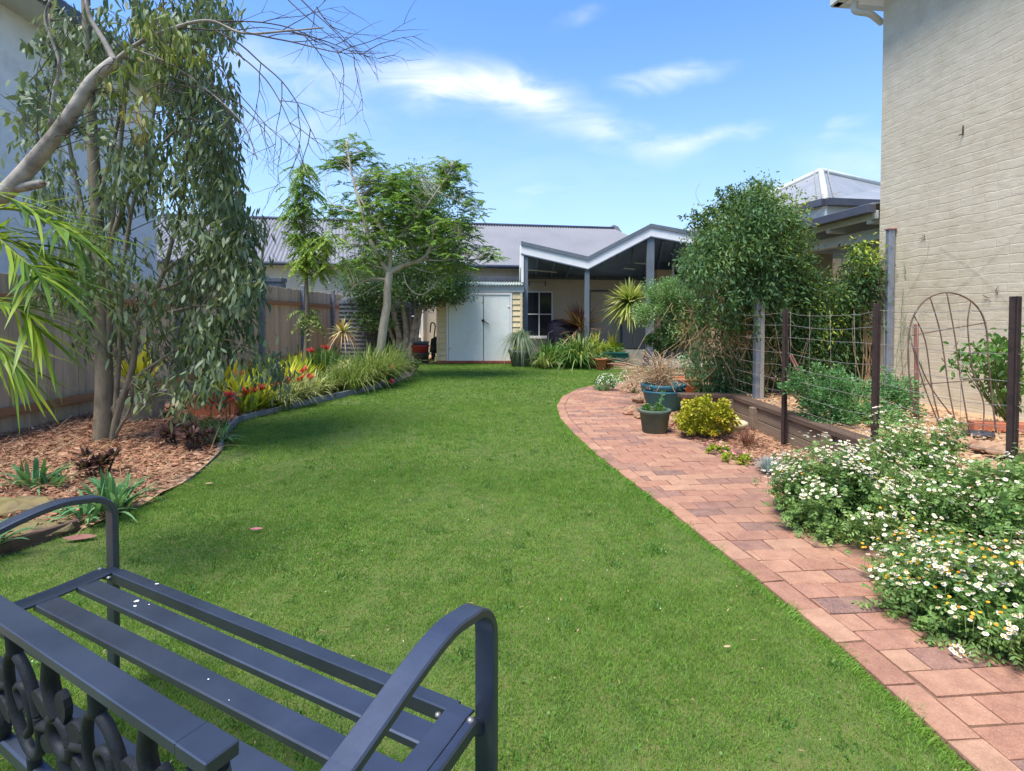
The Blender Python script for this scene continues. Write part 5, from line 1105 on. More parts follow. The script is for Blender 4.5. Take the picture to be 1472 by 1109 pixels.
# iris clumps and rosettes at the front
IR = [(48, 706, .38, 26, 'upright grey green iris clump behind the long mossy rock'), (76, 708, .26, 12, 'small iris fan right of the upright clump'), (182, 742, .42, 22, 'iris clump growing just beyond the bench arm'), (212, 738, .45, 26, 'right hand iris clump spilling over the lawn edge'), (55, 812, .26, 16, 'short iris leaves below the bench arm'), (132, 756, .3, 16, 'iris leaves framed by the bench arm'), (10, 800, .3, 14, 'iris leaves at the very edge under the bench arm'), (318, 640, .3, 40, 'leafy green clump at the bend of the sunken edging')]
for u, v, L, n_, lab in IR:
    g = G(u, v); g.x = min(g.x, float(bedL(g.y)) - .06); t = thing('iris_clump', lab, 'plant', (g.x, g.y, .02)); strapplant(t, (0, 0, 0), int(n_ * 1.5), L * .85, .024, 'leaf_iris', .5, up=.25, r0=.07, prof=(.9, 1, 1, .85, .5, .05), fold=.1)
for u, v, r_, n_, lab in ((278, 652, .11, 16, 'dark purple rosette plant on the mulch by the edging'), (258, 646, .09, 12, 'smaller purple rosette left of the dark one'), (142, 690, .07, 12, 'lone purple rosette in the middle of the mulch')):
    g = G(u, v); t = thing('purple_rosette', lab, 'succulent', (g.x, g.y, .02))
    for k in range(n_ // 2): c = Vector((random.uniform(-1, 1) * r_ * 1.4, random.uniform(-1, 1) * r_, .06 + random.uniform(0, .1))); MB().tube([(c.x * .5, c.y * .5, 0), c], .008, 5).build('stem', 'twig', t); rosette_ball(t, c, 34, .075, .026, 'leaf_purple', .1, 'rosette', .0)
# low ground cover & leafy plants in the bed
GC = [(300, 628, .22, .12, 'leaf_strap', 'pale straggly groundcover in front of the trough'), (350, 596, .3, .1, 'leaf_strap', 'low pale groundcover on the inner side of the edging'), (395, 590, .22, .09, 'leaf_strap', 'low yellowish groundcover at the edging corner'), (470, 515, .5, .3, 'leaf_mint', 'bright green leafy plant against the far fence'), (440, 512, .4, .28, 'leaf_mint', 'mint green leafy plant behind the sapling foot'), (500, 515, .4, .25, 'leaf_deep', 'dark leafy plant before the water tank'), (560, 525, .5, .35, 'leaf_deep', 'dark green shrub behind the grass tussocks'), (530, 522, .4, .3, 'leaf_deep', 'dark green shrub right under the water tank'), (585, 535, .3, .25, 'leaf_deep', 'dark leafy shrub at the right end of the bed'), (575, 556, .28, .22, 'leaf_green', 'geranium with scarlet flowers at the corner of the bed')]
for u, v, r_, h, mt, lab in GC:
    g = G(u, v); g.x = min(g.x, float(bedL(g.y)) - r_ * .6); t = thing('leafy_plant' if h > .15 else 'groundcover_plant', lab, 'plant', (g.x, g.y, .0)); bush(t, (0, 0, h * .6), (r_, r_, h * .7), int(3500 * r_), .055, .028 if h > .15 else .012, mt, clump=26, cl=.35, stems='stem', ns=6, zmin=.02)
    if 'scarlet' in lab:
        lb = LB()
        for c in ((.0, -.2, .33), (.18, -.15, .24), (.28, -.1, .35), (.3, -.2, .12), (-.1, -.2, .2)): n_ = 26; p = np.array(c)[None] + rdir(n_) * .035; lb.discs(p, rdir(n_) + np.array([0, -1, .4]), .016)
        lb.build('flower', 'petal_red', t)
g = G(497, 530); t = thing('potted_yucca', 'short yucca with orange tipped leaves standing before the tank', 'yucca', (g.x, g.y - 1.0, 0)); g = t.location; zc = P(493, 478, g.y); mb = MB(); mb.tube([(0, 0, 0), (zc.x - g.x, 0, zc.z - .05)], .04, 8); mb.build('trunk', 'bark', t); c = Vector((zc.x - g.x, 0, zc.z)); rosette_ball(t, c, 60, .38, .035, 'leaf_varieg', .2, 'crown', -.2); rosette_ball(t, c - Vector((0, 0, .02)), 60, .42, .03, 'leaf_dry', .9, 'dry_leaf', -.2); rosette_ball(t, c, 5, .42, .05, 'petal_yellow', .05, 'new_leaf', .6)
# autumn coloured shoots on the sapling handled with its tree

# ================================================================== TREES
def limbs(t, Y, paths, mat, name='limb'):
    mb = MB(); sk = []
    for pts, r0, r1 in paths:
        pp = curve([loc(t, P(p[0], p[1], Y + (p[2] if len(p) > 2 else 0))) for p in pts], 6); mb.tube(pp, taper(len(pp), r0, r1), 9); sk += [(p, r0 + (r1 - r0) * i / (len(pp) - 1)) for i, p in enumerate(pp)]
    o = mb.build(name, mat, t); return o, sk
def near_twigs(mb, sk, q, k=1, r=.006, sag=0):
    """curved twig from a skeleton point below q to q"""
    best = min(sk, key=lambda s_: (s_[0] - q).length + 1.1 * max(0, s_[0].z - q.z + .3 * (s_[0] - q).length) + random.uniform(0, .12))
    a = best[0]; L = (q - a).length; m_ = (a + q) / 2 + Vector((random.uniform(-.12, .12), random.uniform(-.12, .12), .14)) * L
    pp = curve([a, m_, q], 4); mb.tube(pp, taper(len(pp), min(best[1] * .6, r * .7 + .0035 * L), .002), 5); return pp
def clusters(t, Y, blobs, dY=.5):
    out = []
    for b in blobs:
        u, v, ru, rv_, n = b[:5]; dy = b[5] if len(b) > 5 else dY
        for _ in range(n):
            while True:
                x, y, z = [random.uniform(-1, 1) for _ in range(3)]
                if x * x + y * y + z * z < 1: break
            out.append(loc(t, P(u + x * ru, v + y * rv_, Y + z * dy)))
    return out
# --- dark leaved tree on the left
Y1 = 5.05; g = G(148, 640); t = thing('lilly_pilly_tree', 'tall drooping dark leaved tree on the mulch at left', 'tree', (g.x, Y1, .0))
tk, sk = limbs(t, Y1, [([(148, 652), (149, 600), (150, 540), (147, 470), (144, 400), (139, 300), (133, 200), (128, 100), (122, -30), (118, -160)], .085, .028),
    ([(160, 640), (168, 600), (186, 545), (192, 520), (200, 460), (222, 420), (236, 390), (248, 345), (262, 290), (270, 200), (280, 80), (284, -60)], .034, .01),
    ([(150, 540), (158, 460), (156, 380), (163, 300), (176, 180), (190, 40), (196, -80)], .034, .01), ([(165, 600), (172, 500), (176, 400), (190, 300), (215, 200), (230, 90), (236, -40)], .024, .008), ([(148, 420), (165, 330), (200, 250), (250, 190), (300, 150)], .025, .006), ([(222, 420), (270, 400), (310, 360), (330, 300)], .02, .006), ([(139, 300), (160, 220), (180, 130), (200, 60)], .022, .008), ([(146, 470), (130, 380), (118, 300), (100, 210), (84, 110), (70, 20)], .028, .008),
    ([(152, 600), (176, 570), (200, 540), (228, 520), (262, 500), (300, 500)], .022, .008), ([(236, 390), (262, 372), (300, 352), (340, 340)], .02, .006), ([(158, 640), (172, 615), (186, 590), (190, 560), (188, 530)], .018, .012), ([(200, 460), (240, 450), (290, 440), (330, 450)], .02, .006)], 'bark', 'trunk')
bl = [(150, 340, 60, 60, 22), (150, 460, 50, 50, 12), (100, 380, 50, 50, 10), (180, 420, 40, 60, 12), (160, 240, 50, 60, 18), (120, 100, 60, 70, 20), (270, 60, 65, 85, 62), (200, 40, 80, 80, 30), (290, 170, 52, 80, 58), (250, 230, 70, 80, 46), (322, 250, 28, 70, 28), (295, 330, 78, 60, 52), (345, 395, 40, 55, 30), (285, 420, 80, 60, 30), (250, 490, 60, 45, 18), (320, 490, 55, 40, 26), (90, 150, 60, 80, 18), (80, 290, 60, 60, 14), (100, 40, 60, 50, 14), (385, 530, 25, 22, 8), (300, 545, 40, 25, 8), (352, 340, 28, 30, 12), (60, 200, 40, 50, 10), (310, 15, 40, 40, 14), (255, 565, 20, 25, 5), (280, -80, 80, 80, 16), (190, -100, 80, 80, 14), (60, 400, 60, 40, 8), (215, 560, 25, 30, 4)]
cs = clusters(t, Y1, bl, .75); mb = MB(); lb = LB()
for q in cs:
    near_twigs(mb, sk, q, r=.004); n = random.randint(18, 30); a = U(0, 6.28, n)
    d = np.stack([np.cos(a) * U(.25, 1, n), np.sin(a) * U(.25, 1, n), U(-1.9, .0, n)], 1); tw = np.array(q)[None] + np.array([0, 0, -1.]) * U(-.1, .16, n)[:, None] + rv(n, .05)
    lb.blades(tw, d, np.stack([-np.sin(a), np.cos(a), RG.normal(0, .5, n)], 1), U(.05, .1, n), U(.018, .031, n), (.2, .8, 1, .75, .08), .3, .22)
mb.build('twig', 'bark', tk); lb.build('crown', 'leaf_dark', t)
# --- pale branched tree reaching in from the left, with bare twigs over the sky
Y2 = 3.2; g = P(-230, 640, Y2); t = thing('pale_branched_tree', 'pale barked bough reaching in from the left with bare twigs across the sky', 'tree', (g.x, Y2, 0))
tk, sk = limbs(t, Y2, [([(-235, 700), (-220, 560), (-180, 440), (-90, 350), (0, 284), (58, 222), (100, 168), (132, 118), (165, 88)], .066, .03), ([(165, 88), (200, 62), (245, 42), (300, 30), (350, 48), (420, 44), (465, 40)], .013, .004), ([(165, 88), (150, 60), (128, 20), (120, -40)], .018, .008), ([(72, 180), (78, 130), (85, 90), (65, 30), (72, 0)], .011, .005), ([(190, 70), (250, 95), (310, 140), (350, 180), (370, 230)], .007, .003), ([(-60, 320), (0, 278), (40, 268), (62, 264)], .034, .024)], 'bark_grey', 'trunk')
MB().lathe([(.024, 0), (.0, .004)], loc(t, P(62, 264, Y2)), 10).build('cut_end', 'cut_wood', t)
mb = MB()
def tw(u, v, a, L, depth, r):
    pts = [(u, v)]; n = 6
    for k in range(n):
        a += random.uniform(-.22, .22) + .03; u += math.cos(a) * L / n; v += math.sin(a) * L / n; pts.append((u, v))
        if depth and random.random() < .6: tw(u, v, a + random.choice((-1, 1)) * random.uniform(.3, .8), L * random.uniform(.3, .6), depth - 1, r * .6)
    z0 = random.uniform(-.1, .1); pp = [loc(t, P(a_, b_, Y2 + z0 * k / n)) for k, (a_, b_) in enumerate(pts)]; pp = curve(pp, 3); mb.tube(pp, taper(len(pp), r * .9, r * .25), 4, cap=False)
random.seed(21)
for u, v, a, L, r in ((240, 42, .1, 200, .006), (300, 30, -.15, 230, .006), (350, 46, .25, 210, .006), (300, 80, .75, 190, .005), (330, 140, .7, 120, .004), (310, 45, .6, 240, .006), (420, 46, .35, 130, .005), (410, -20, .8, 170, .005), (380, -30, .5, 160, .005), (455, 10, 1.0, 110, .004), (200, 95, .45, 230, .004), (330, 70, .55, 210, .005), (110, 160, -1.2, 160, .005), (60, 220, -1.7, 180, .005), (40, 120, -.9, 150, .004), (220, 120, .5, 170, .003), (140, 130, .3, 200, .003), (300, 110, .9, 130, .003)): tw(u, v, a, L, 2, r)
mb.build('bare_twig', 'twig', tk)
cs = clusters(t, Y2, [(230, 40, 40, 30, 22), (262, 70, 35, 25, 18), (200, 85, 40, 30, 16), (180, 130, 50, 40, 14), (190, 170, 30, 30, 6)], .25); lb = LB(); mb = MB()
for q in cs:
    near_twigs(mb, sk, q, r=.002); n = random.randint(5, 9); lb.blades(np.array(q)[None] + rv(n, .02), rv(n, .4) + np.array([.1, 0, -1.]), rv(n), U(.05, .085, n), .017, (.3, 1, .9, .5, .05), .1)
mb.build('leaf_twig', 'twig', tk); lb.build('crown', 'leaf_olive', t)
cs = clusters(t, Y2, [(60, 130, 50, 50, 8), (45, 170, 35, 40, 5), (120, 190, 30, 30, 5), (60, 90, 50, 40, 5)], .2); lb = LB(); mb = MB()
for q in cs:
    near_twigs(mb, sk, q, r=.002); n = random.randint(5, 9); lb.blades(np.array(q)[None] + rv(n, .03), rv(n, .5) + np.array([.1, 0, -.7]), rv(n), U(.05, .08, n), .03, (.3, 1, .9, .5, .05), .1)
mb.build('leaf_twig', 'twig', tk); lb.build('crown', 'leaf_dark', t)
# --- jacaranda in the middle
random.seed(5)
Y3 = G(544, 548).y; t = thing('jacaranda_tree', 'feathery green tree with pale forked trunk at the end of the left bed', 'tree', (G(544, 548).x, Y3, 0))
tk, sk = limbs(t, Y3, [([(544, 550), (546, 515), (551, 470), (556, 440), (557, 415), (560, 392)], .088, .07),
    ([(560, 392), (549, 377), (537, 355), (528, 335), (520, 305), (510, 270), (503, 235), (498, 205)], 0.0504, 0.0105), ([(560, 392), (561, 365), (558, 345), (540, 318), (520, 290), (507, 262)], 0.0432, 0.0105),
    ([(560, 392), (582, 381), (606, 373), (616, 362), (622, 340), (622, 330)], 0.0540, 0.0165), ([(556, 402), (535, 401), (520, 406), (508, 413), (498, 425), (480, 432)], 0.0252, 0.0075), ([(560, 365), (566, 350), (584, 330), (610, 300), (628, 275), (645, 250), (652, 230)], 0.0252, 0.0075),
    ([(580, 392), (584, 408), (594, 420), (606, 424), (620, 416)], 0.0158, 0.0060), ([(537, 358), (520, 356), (505, 354), (496, 350)], 0.0158, 0.0060), ([(560, 350), (575, 340), (583, 325)], 0.0158, 0.0075), ([(549, 377), (535, 375), (520, 368)], 0.0130, 0.0045), ([(606, 373), (640, 375), (668, 366), (690, 372)], 0.0158, 0.0045), ([(540, 355), (552, 352), (557, 342)], 0.0130, 0.0060), ([(600, 375), (590, 350), (580, 338)], 0.0115, 0.0045), ([(520, 306), (490, 300), (474, 290), (468, 275)], 0.0144, 0.0045), ([(628, 275), (660, 290), (680, 300)], 0.0101, 0.0037), ([(596, 385), (620, 392), (636, 386)], 0.0115, 0.0045), ([(556, 402), (540, 412), (515, 428)], 0.0101, 0.0037), ([(616, 362), (640, 350), (660, 340)], 0.0144, 0.0045), ([(560, 392), (548, 385), (530, 380), (505, 372)], 0.0144, 0.0045), ([(575, 385), (600, 362), (615, 345)], 0.0144, 0.0045)], 'bark_pale', 'trunk')
bl = [(497, 212, 30, 24, 34, .3), (478, 228, 18, 20, 14, .3), (545, 245, 34, 22, 36, .6), (590, 245, 20, 18, 14), (636, 232, 26, 16, 18, .4), (648, 255, 26, 28, 40, .5), (668, 300, 26, 36, 36, .5), (565, 290, 62, 34, 120, .9), (610, 325, 58, 38, 90, .9), (520, 322, 42, 40, 60, .8), (572, 345, 60, 30, 60, .9), (690, 362, 24, 16, 18, .4), (482, 290, 24, 40, 26, .4), (640, 375, 40, 24, 40, .8), (510, 375, 34, 26, 34, .8), (655, 340, 30, 25, 30, .6), (560, 265, 50, 20, 50, .7)]
cs = [q + Vector((0, .35 if q.z > 1.8 else .1, 0)) for q in clusters(t, Y3, bl, .6)]; mb = MB(); lb = LB(); B = []; D = []
for q in cs:
    pp = near_twigs(mb, sk, q, r=.004)
    for k in range(random.randint(3, 5)): B.append(tuple(q)); a = random.uniform(0, 6.28); D.append((math.cos(a), math.sin(a), random.uniform(-.3, .5)))
frond(lb, B, D, U(.18, .34, len(B)), 11, .052, .02, .3)
mb.build('twig', 'bark_pale', tk); lb.build('crown', 'leaf_jac', t)
# --- dark tree behind it
Y4 = 14.0; t = thing('dark_round_tree', 'dense dark green multi stemmed tree behind the feathery tree', 'tree', (G(588, 530).x, Y4, 0))
tk, sk = limbs(t, Y4, [([(572, 530), (574, 490), (566, 450), (560, 420), (550, 380)], .1, .04), ([(580, 530), (584, 480), (580, 440), (588, 400), (600, 340)], .09, .03), ([(588, 530), (592, 490), (600, 450), (622, 420), (650, 400)], .08, .025), ([(594, 528), (600, 480), (606, 440), (612, 400)], .06, .02), ([(576, 520), (562, 480), (548, 445), (530, 420)], .06, .02), ([(588, 500), (598, 470), (596, 430)], .05, .02)], 'bark_grey', 'trunk')
bl = [(600, 412, 70, 34, 150, 1.2), (560, 400, 60, 30, 90, 1.0), (640, 395, 42, 34, 80, 1.0), (590, 350, 70, 40, 110, 1.2), (645, 350, 30, 40, 50, .9), (535, 440, 30, 30, 40, .6), (510, 400, 30, 30, 40, .6), (545, 465, 26, 18, 20, .4), (600, 275, 50, 34, 70, 1.0), (625, 300, 34, 40, 50, .9), (635, 425, 36, 12, 30, .7)]
cs = clusters(t, Y4, bl, .9); mb = MB(); lb = LB()
for q in cs:
    near_twigs(mb, sk, q, r=.006); n = random.randint(34, 52); p = np.array(q)[None] + rv(n, .13) * np.array([1.2, 1.2, .6]); lb.blades(p, rv(n, .8) + np.array([0, 0, .1]), rv(n), U(.05, .1, n), U(.022, .035, n), (.3, 1, .6, .05), .2)
mb.build('twig', 'bark_grey', tk); lb.build('crown', 'leaf_deep', t)
# --- slim sapling
random.seed(9)
Y5 = 9.6; t = thing('slim_sapling', 'slim sapling with drooping feather leaves in front of the left fence', 'tree', (P(437, 540, Y5).x, Y5, 0))
tk, sk = limbs(t, Y5, [([(436, 558), (440, 500), (442, 450), (440, 400), (437, 340), (436, 280), (434, 235)], .05, .012), ([(440, 400), (455, 385), (470, 378)], .012, .005), ([(440, 370), (425, 355), (415, 345)], .012, .005), ([(438, 340), (455, 325), (465, 330)], .012, .005)], 'bark', 'trunk')
def sap(bl, mat, m=12, ll=.06, lw=.022):
    cs = clusters(t, Y5, bl, .3); mb = MB(); lb = LB(); B = []; D = []
    for q in cs:
        near_twigs(mb, sk, q, r=.003)
        for k in range(3): B.append(tuple(q)); a = random.uniform(0, 6.28); D.append((math.cos(a), math.sin(a), random.uniform(-.6, .3)))
    frond(lb, B, D, U(.18, .32, len(B)), m, ll, lw, .7); mb.build('twig', 'stem', tk); lb.build('crown', mat, t)
sap([(434, 250, 18, 16, 16), (430, 275, 28, 20, 24), (438, 305, 34, 18, 26), (425, 330, 22, 16, 10)], 'leaf_jac'); sap([(452, 350, 28, 20, 22), (440, 375, 26, 20, 22), (468, 345, 18, 22, 14), (462, 385, 20, 14, 12), (430, 345, 16, 14, 6)], 'leaf_sap')
sap([(447, 458, 16, 10, 6), (440, 445, 16, 8, 4)], 'leaf_olive', 6, .1, .03)
# small shrub by the fence right of the sapling
# --- palm with fan leaves at the left edge
random.seed(3)
Y6 = 2.35; g = P(-190, 640, Y6); t = thing('potted_palm', 'palm with long drooping yellow green leaflets entering from the left', 'palm', (g.x, Y6, 0))
mb = MB(); c0 = loc(t, P(-170, 400, Y6)); pp = curve([(0, 0, 0), (.02, .02, .5), c0], 5); mb.tube(pp, taper(len(pp), .07, .05), 10); mb.build('trunk', 'bark', t)
mb = MB(); lb = LB()
for pts, ll, n_ in (([(-170, 400), (-100, 300), (-20, 275), (50, 310), (100, 335)], .3, 26), ([(-170, 400), (-90, 370), (-20, 345), (40, 355), (80, 385)], .34, 40), ([(-170, 400), (-90, 430), (-20, 430), (30, 445), (55, 475)], .34, 34), ([(-170, 400), (-110, 440), (-50, 470), (0, 500), (25, 530)], .3, 30), ([(-170, 400), (-80, 320), (0, 300), (70, 315), (115, 350)], .34, 34), ([(-170, 400), (-100, 340), (-40, 320), (30, 372), (60, 400)], .3, 34)):
    dy = random.uniform(-.25, .25); pp = curve([loc(t, P(u, v, Y6 + dy * i / 4)) for i, (u, v) in enumerate(pts)], 8); mb.tube(pp, taper(len(pp), .012, .003), 6)
    n_ = int(n_ * .75); m = len(pp); idx = np.linspace(m * .45, m - 1.01, n_); A = np.array([list(p) for p in pp]); i0 = idx.astype(int); fr_ = (idx - i0)[:, None]; B = A[i0] * (1 - fr_) + A[i0 + 1] * fr_; tg = nrm(A[i0 + 1] - A[i0]); sdn = nrm(np.cross(tg, [0, 0, 1.]))
    for sg in (-1, 1): d = nrm(tg * 1.1 + sdn * sg * .55 + np.array([0, 0, .2]) + rv(n_, .16)); lb.blades(B, d, np.cross(d, np.array([0, 0, 1.])) + rv(n_, .25), ll * U(.7, 1.1, n_), U(.011, .018, n_), (.5, 1, 1, .85, .5, .04), U(.02, .4, n_), .3)
mb.build('frond_stem', 'stem', t); lb.build('frond', 'leaf_palm', t)

# ================================================================== RIGHT SIDE PLANTS
random.seed(11)
Yv = 6.4; t = thing('climbing_vine', 'huge rounded dark green vine mass spilling over its timber post', 'vine', (P(1085, 560, Yv).x, Yv, .27))
def vmass(t, Y, bl, mat, ll, lw, per, dY, name='foliage', prof=ELL, upb=.0):
    cs = clusters(t, Y, bl, dY); lb = LB(); n = per * len(cs); c = np.repeat(np.array([tuple(q) for q in cs]), per, 0); off = rv(n, .075); p = c + off
    d = rv(n, .55) + nrm(off) * .5 + np.array([0, -.35, -.35 + upb]); lb.blades(p, d, rv(n), ll * U(.6, 1.2, n), lw * U(.7, 1.2, n), prof, .25, .15); lb.build(name, mat, t); return cs
bl = [(1075, 345, 62, 55, 150), (1035, 385, 56, 48, 100), (1110, 385, 40, 58, 80), (1003, 372, 26, 26, 26), (1085, 298, 36, 24, 44), (1120, 325, 30, 34, 36), (1060, 432, 62, 24, 50), (1125, 430, 24, 40, 30), (1020, 345, 24, 16, 16)]
cs = vmass(t, Yv, bl, 'leaf_fine', .055, .018, 42, .6)
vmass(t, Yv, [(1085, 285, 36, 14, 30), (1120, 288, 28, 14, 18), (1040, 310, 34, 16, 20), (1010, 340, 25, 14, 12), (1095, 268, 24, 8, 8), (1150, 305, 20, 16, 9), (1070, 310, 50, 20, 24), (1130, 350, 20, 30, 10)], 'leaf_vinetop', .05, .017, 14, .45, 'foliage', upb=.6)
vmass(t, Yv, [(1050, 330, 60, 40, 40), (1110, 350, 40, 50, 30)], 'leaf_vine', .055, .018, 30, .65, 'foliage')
mb = MB(); lb = LB()
for k in range(60):                 # long loose sprays breaking the outline
    a = random.uniform(-2.9, .5); u0, v0 = 1072 + 50 * math.cos(a), 350 + 42 * math.sin(a); L = random.uniform(30, 62); a += random.uniform(-.4, .4); z_ = Yv + random.uniform(-.5, .4)
    pp = curve([loc(t, P(u0, v0, z_)), loc(t, P(u0 + math.cos(a) * L * .6, v0 + math.sin(a) * L * .6, z_)), loc(t, P(u0 + math.cos(a) * L, v0 + math.sin(a) * L + random.uniform(2, 16), z_))], 6); mb.tube(pp, taper(len(pp), .004, .0015), 4)
    A = np.repeat(np.array([list(q) for q in pp[3:]]), 5, 0); n = len(A); lb.blades(A + rv(n, .012), rv(n, .7) + np.array([0, -.2, -.2]), rv(n), U(.03, .06, n), U(.012, .019, n), ELL, .2, .15)
for k in range(26):
    u0, v0 = random.uniform(1000, 1130), random.uniform(440, 455); z_ = Yv - .2 + random.uniform(-.3, .2); L = random.uniform(15, 50)
    pp = curve([loc(t, P(u0, v0 - 15, z_)), loc(t, P(u0 + random.uniform(-8, 8), v0 + L * .4, z_)), loc(t, P(u0 + random.uniform(-12, 12), v0 + L, z_))], 6); mb.tube(pp, .003, 4)
    A = np.repeat(np.array([list(q) for q in pp]), 7, 0); n = len(A); lb.blades(A + rv(n, .02), rv(n, .6) + np.array([0, -.2, -.5]), rv(n), U(.03, .06, n), U(.012, .019, n), ELL, .2, .15)
mb.build('vines', 'stem', t); lb.build('foliage', 'leaf_vine', t)
mb = MB()
for k in range(30):                 # dry brown runners hanging below
    u, v = random.uniform(965, 1120), random.uniform(425, 455); pts = [(u, v)]
    for j in range(4): u += random.uniform(-28, 28); v += random.uniform(4, 36); pts.append((u, v))
    mb.tube(curve([loc(t, P(a, b_, Yv - .3 + random.uniform(-.12, .2))) for a, b_ in pts], 4), .0026, 4)
for k in range(18):
    u, v = random.uniform(1050, 1110), random.uniform(560, 575); mb.tube(curve([loc(t, P(u, v, Yv)), loc(t, P(u + random.uniform(-25, 25), 500, Yv)), loc(t, P(random.uniform(1010, 1130), 430, Yv + random.uniform(-.3, .3)))], 5), .007, 5)
for k in range(14):
    u, v = random.uniform(1010, 1160), random.uniform(280, 330); mb.tube(curve([loc(t, P(u, v + 20, Yv)), loc(t, P(u + random.uniform(-20, 25), v - 5, Yv)), loc(t, P(u + random.uniform(-40, 50), v - 22, Yv))], 4), .002, 4)
mb.build('vines', 'twig_dry', t)
vmass(t, Yv, [(1020, 470, 45, 30, 50), (1080, 455, 60, 15, 30)], 'leaf_dryvine', .035, .012, 26, .3, 'leaves')
t = thing('hedge_mass', 'dark jasmine hedge filling the raised bed between vine and wall', 'hedge', (P(1140, 560, 6.7).x, 6.9, .27))
bl = [(1050, 530, 40, 45, 70), (1035, 570, 30, 20, 24), (1130, 500, 60, 60, 150), (1190, 510, 60, 60, 150), (1235, 500, 28, 60, 50), (1160, 455, 70, 28, 60), (1010, 520, 18, 40, 20), (1100, 560, 70, 20, 50)]
vmass(t, 6.75, bl, 'leaf_fine', .045, .016, 62, .5)
vmass(t, 6.6, [(1160, 425, 38, 24, 44), (1150, 370, 14, 40, 12), (1150, 460, 50, 30, 30), (1140, 390, 26, 60, 50), (1165, 400, 24, 40, 30), (1200, 430, 30, 30, 30), (1150, 470, 30, 60, 40), (1200, 480, 40, 40, 30)], 'leaf_vine', .045, .015, 30, .45, 'foliage')
vmass(t, 6.5, [(1190, 465, 30, 36, 24), (1160, 420, 30, 30, 14)], 'leaf_bright', .04, .013, 22, .4, 'foliage')
mb = MB()
for k in range(60):
    u = random.uniform(1020, 1250); mb.tube(curve([loc(t, P(u, random.uniform(540, 580), 6.7)), loc(t, P(u + random.uniform(-30, 30), 480, 6.6)), loc(t, P(u + random.uniform(-50, 50), random.uniform(420, 470), 6.45))], 4), .0045, 4)
mb.build('stem', 'twig_dry', t)
t = thing('corner_climber', 'yellow green climber bunched at the corner of the painted wall', 'vine', (P(1245, 560, 6.3).x, 6.35, .27))
vmass(t, 6.35, [(1238, 390, 24, 34, 60), (1222, 430, 26, 30, 40), (1250, 440, 16, 40, 30)], 'leaf_vine', .05, .018, 34, .25); vmass(t, 6.3, [(1245, 370, 20, 20, 16)], 'leaf_bright', .05, .018, 20, .2, 'foliage'); mb = MB()
for k in range(9): mb.tube(curve([loc(t, P(random.uniform(1235, 1262), 575, 6.3)), loc(t, P(random.uniform(1225, 1262), 480, 6.3)), loc(t, P(random.uniform(1220, 1258), 380, 6.3))], 4), .006, 5)
mb.build('stem', 'twig_dry', t)
# mint green bush on the raised bed
g = G(1240, 612, .28); t = thing('mint_bush', 'soft mint green bush growing through the wire fence', 'shrub', (g.x + .05, g.y + .15, .28)); bush(t, (0, 0, .2), (.62, .34, .26), 9500, .03, .015, 'leaf_mint', clump=110, cl=.22, stems='stem', ns=40, base=(0, 0, 0), hollow=.35, upb=.8, zmin=.02); bush(t, (-.35, .1, .3), (.28, .25, .22), 2400, .028, .014, 'leaf_mint', clump=40, cl=.25, stems='stem', ns=10, base=(-.3, .1, 0), upb=.8)
# rose shrub by the wall
g = P(1452, 600, 4.35); t = thing('rose_shrub', 'open rose shrub with reddish shoots against the painted wall', 'shrub', (g.x, 4.35, .28)); cs = clusters(t, 4.35, [(1425, 505, 42, 20, 16), (1440, 540, 34, 30, 18), (1395, 515, 22, 14, 6), (1455, 575, 18, 25, 8), (1465, 520, 18, 30, 8)], .16)
mb = MB(); lb = LB(); b0 = loc(t, P(1460, 612, 4.35)); b0.z = 0
for q in cs:
    pp = curve([b0, b0.lerp(q, .5) + Vector((random.uniform(-.05, .02), 0, -.02)), q], 4); mb.tube(pp, taper(len(pp), .007, .002), 5); n = 14; lb.blades(np.array(q)[None] + rv(n, .05), rv(n, .7) + np.array([-.3, 0, -.1]), rv(n), U(.04, .075, n), .024, ELL, .2, .15)
mb.build('stem', 'stem', t); lb.build('foliage', 'leaf_green', t)
# small things on the raised bed
g = G(1405, 628, .29); o = MB().lathe([(0, 0), (.09, 0), (.085, .03), (.04, .035), (0, .036)], n=18, sx=1.3).build('plastic_disc', 'pot_black'); o.location = (g.x, g.y, .295); tag(o, 'flat black plastic lid on the raised bed at the trellis foot', 'lid')
g = G(1440, 618, .3); o = MB().box((0, 0, .035), (.42, .1, .07), rz=-.25).build('brick_edging', 'terracotta'); o.location = (g.x, g.y, .29); tag(o, 'orange brick edging piece right of the wire trellis', 'edging')
for k, (u, v, lab) in enumerate(((1380, 640, 'flat brown stone on the sleeper wall under the trellis'), (1420, 648, 'grey brown stone next to the flat one on the wall'), (1445, 655, 'rough stone beside the near fence picket'))):
    g = G(u, v, .3); mb = MB().lathe([(math.sin(math.pi * j / 6), -math.cos(math.pi * j / 6)) for j in range(7)], n=12); mb.v = [(x * .12, y * .08, (z + .8) * .03 * (1 + .2 * math.sin(3 * x + k))) for x, y, z in mb.v]; o = mb.build('flat_stone', 'rock'); o.location = (g.x, g.y, .3); tag(o, lab, 'rock', 'stones on the sleeper wall')

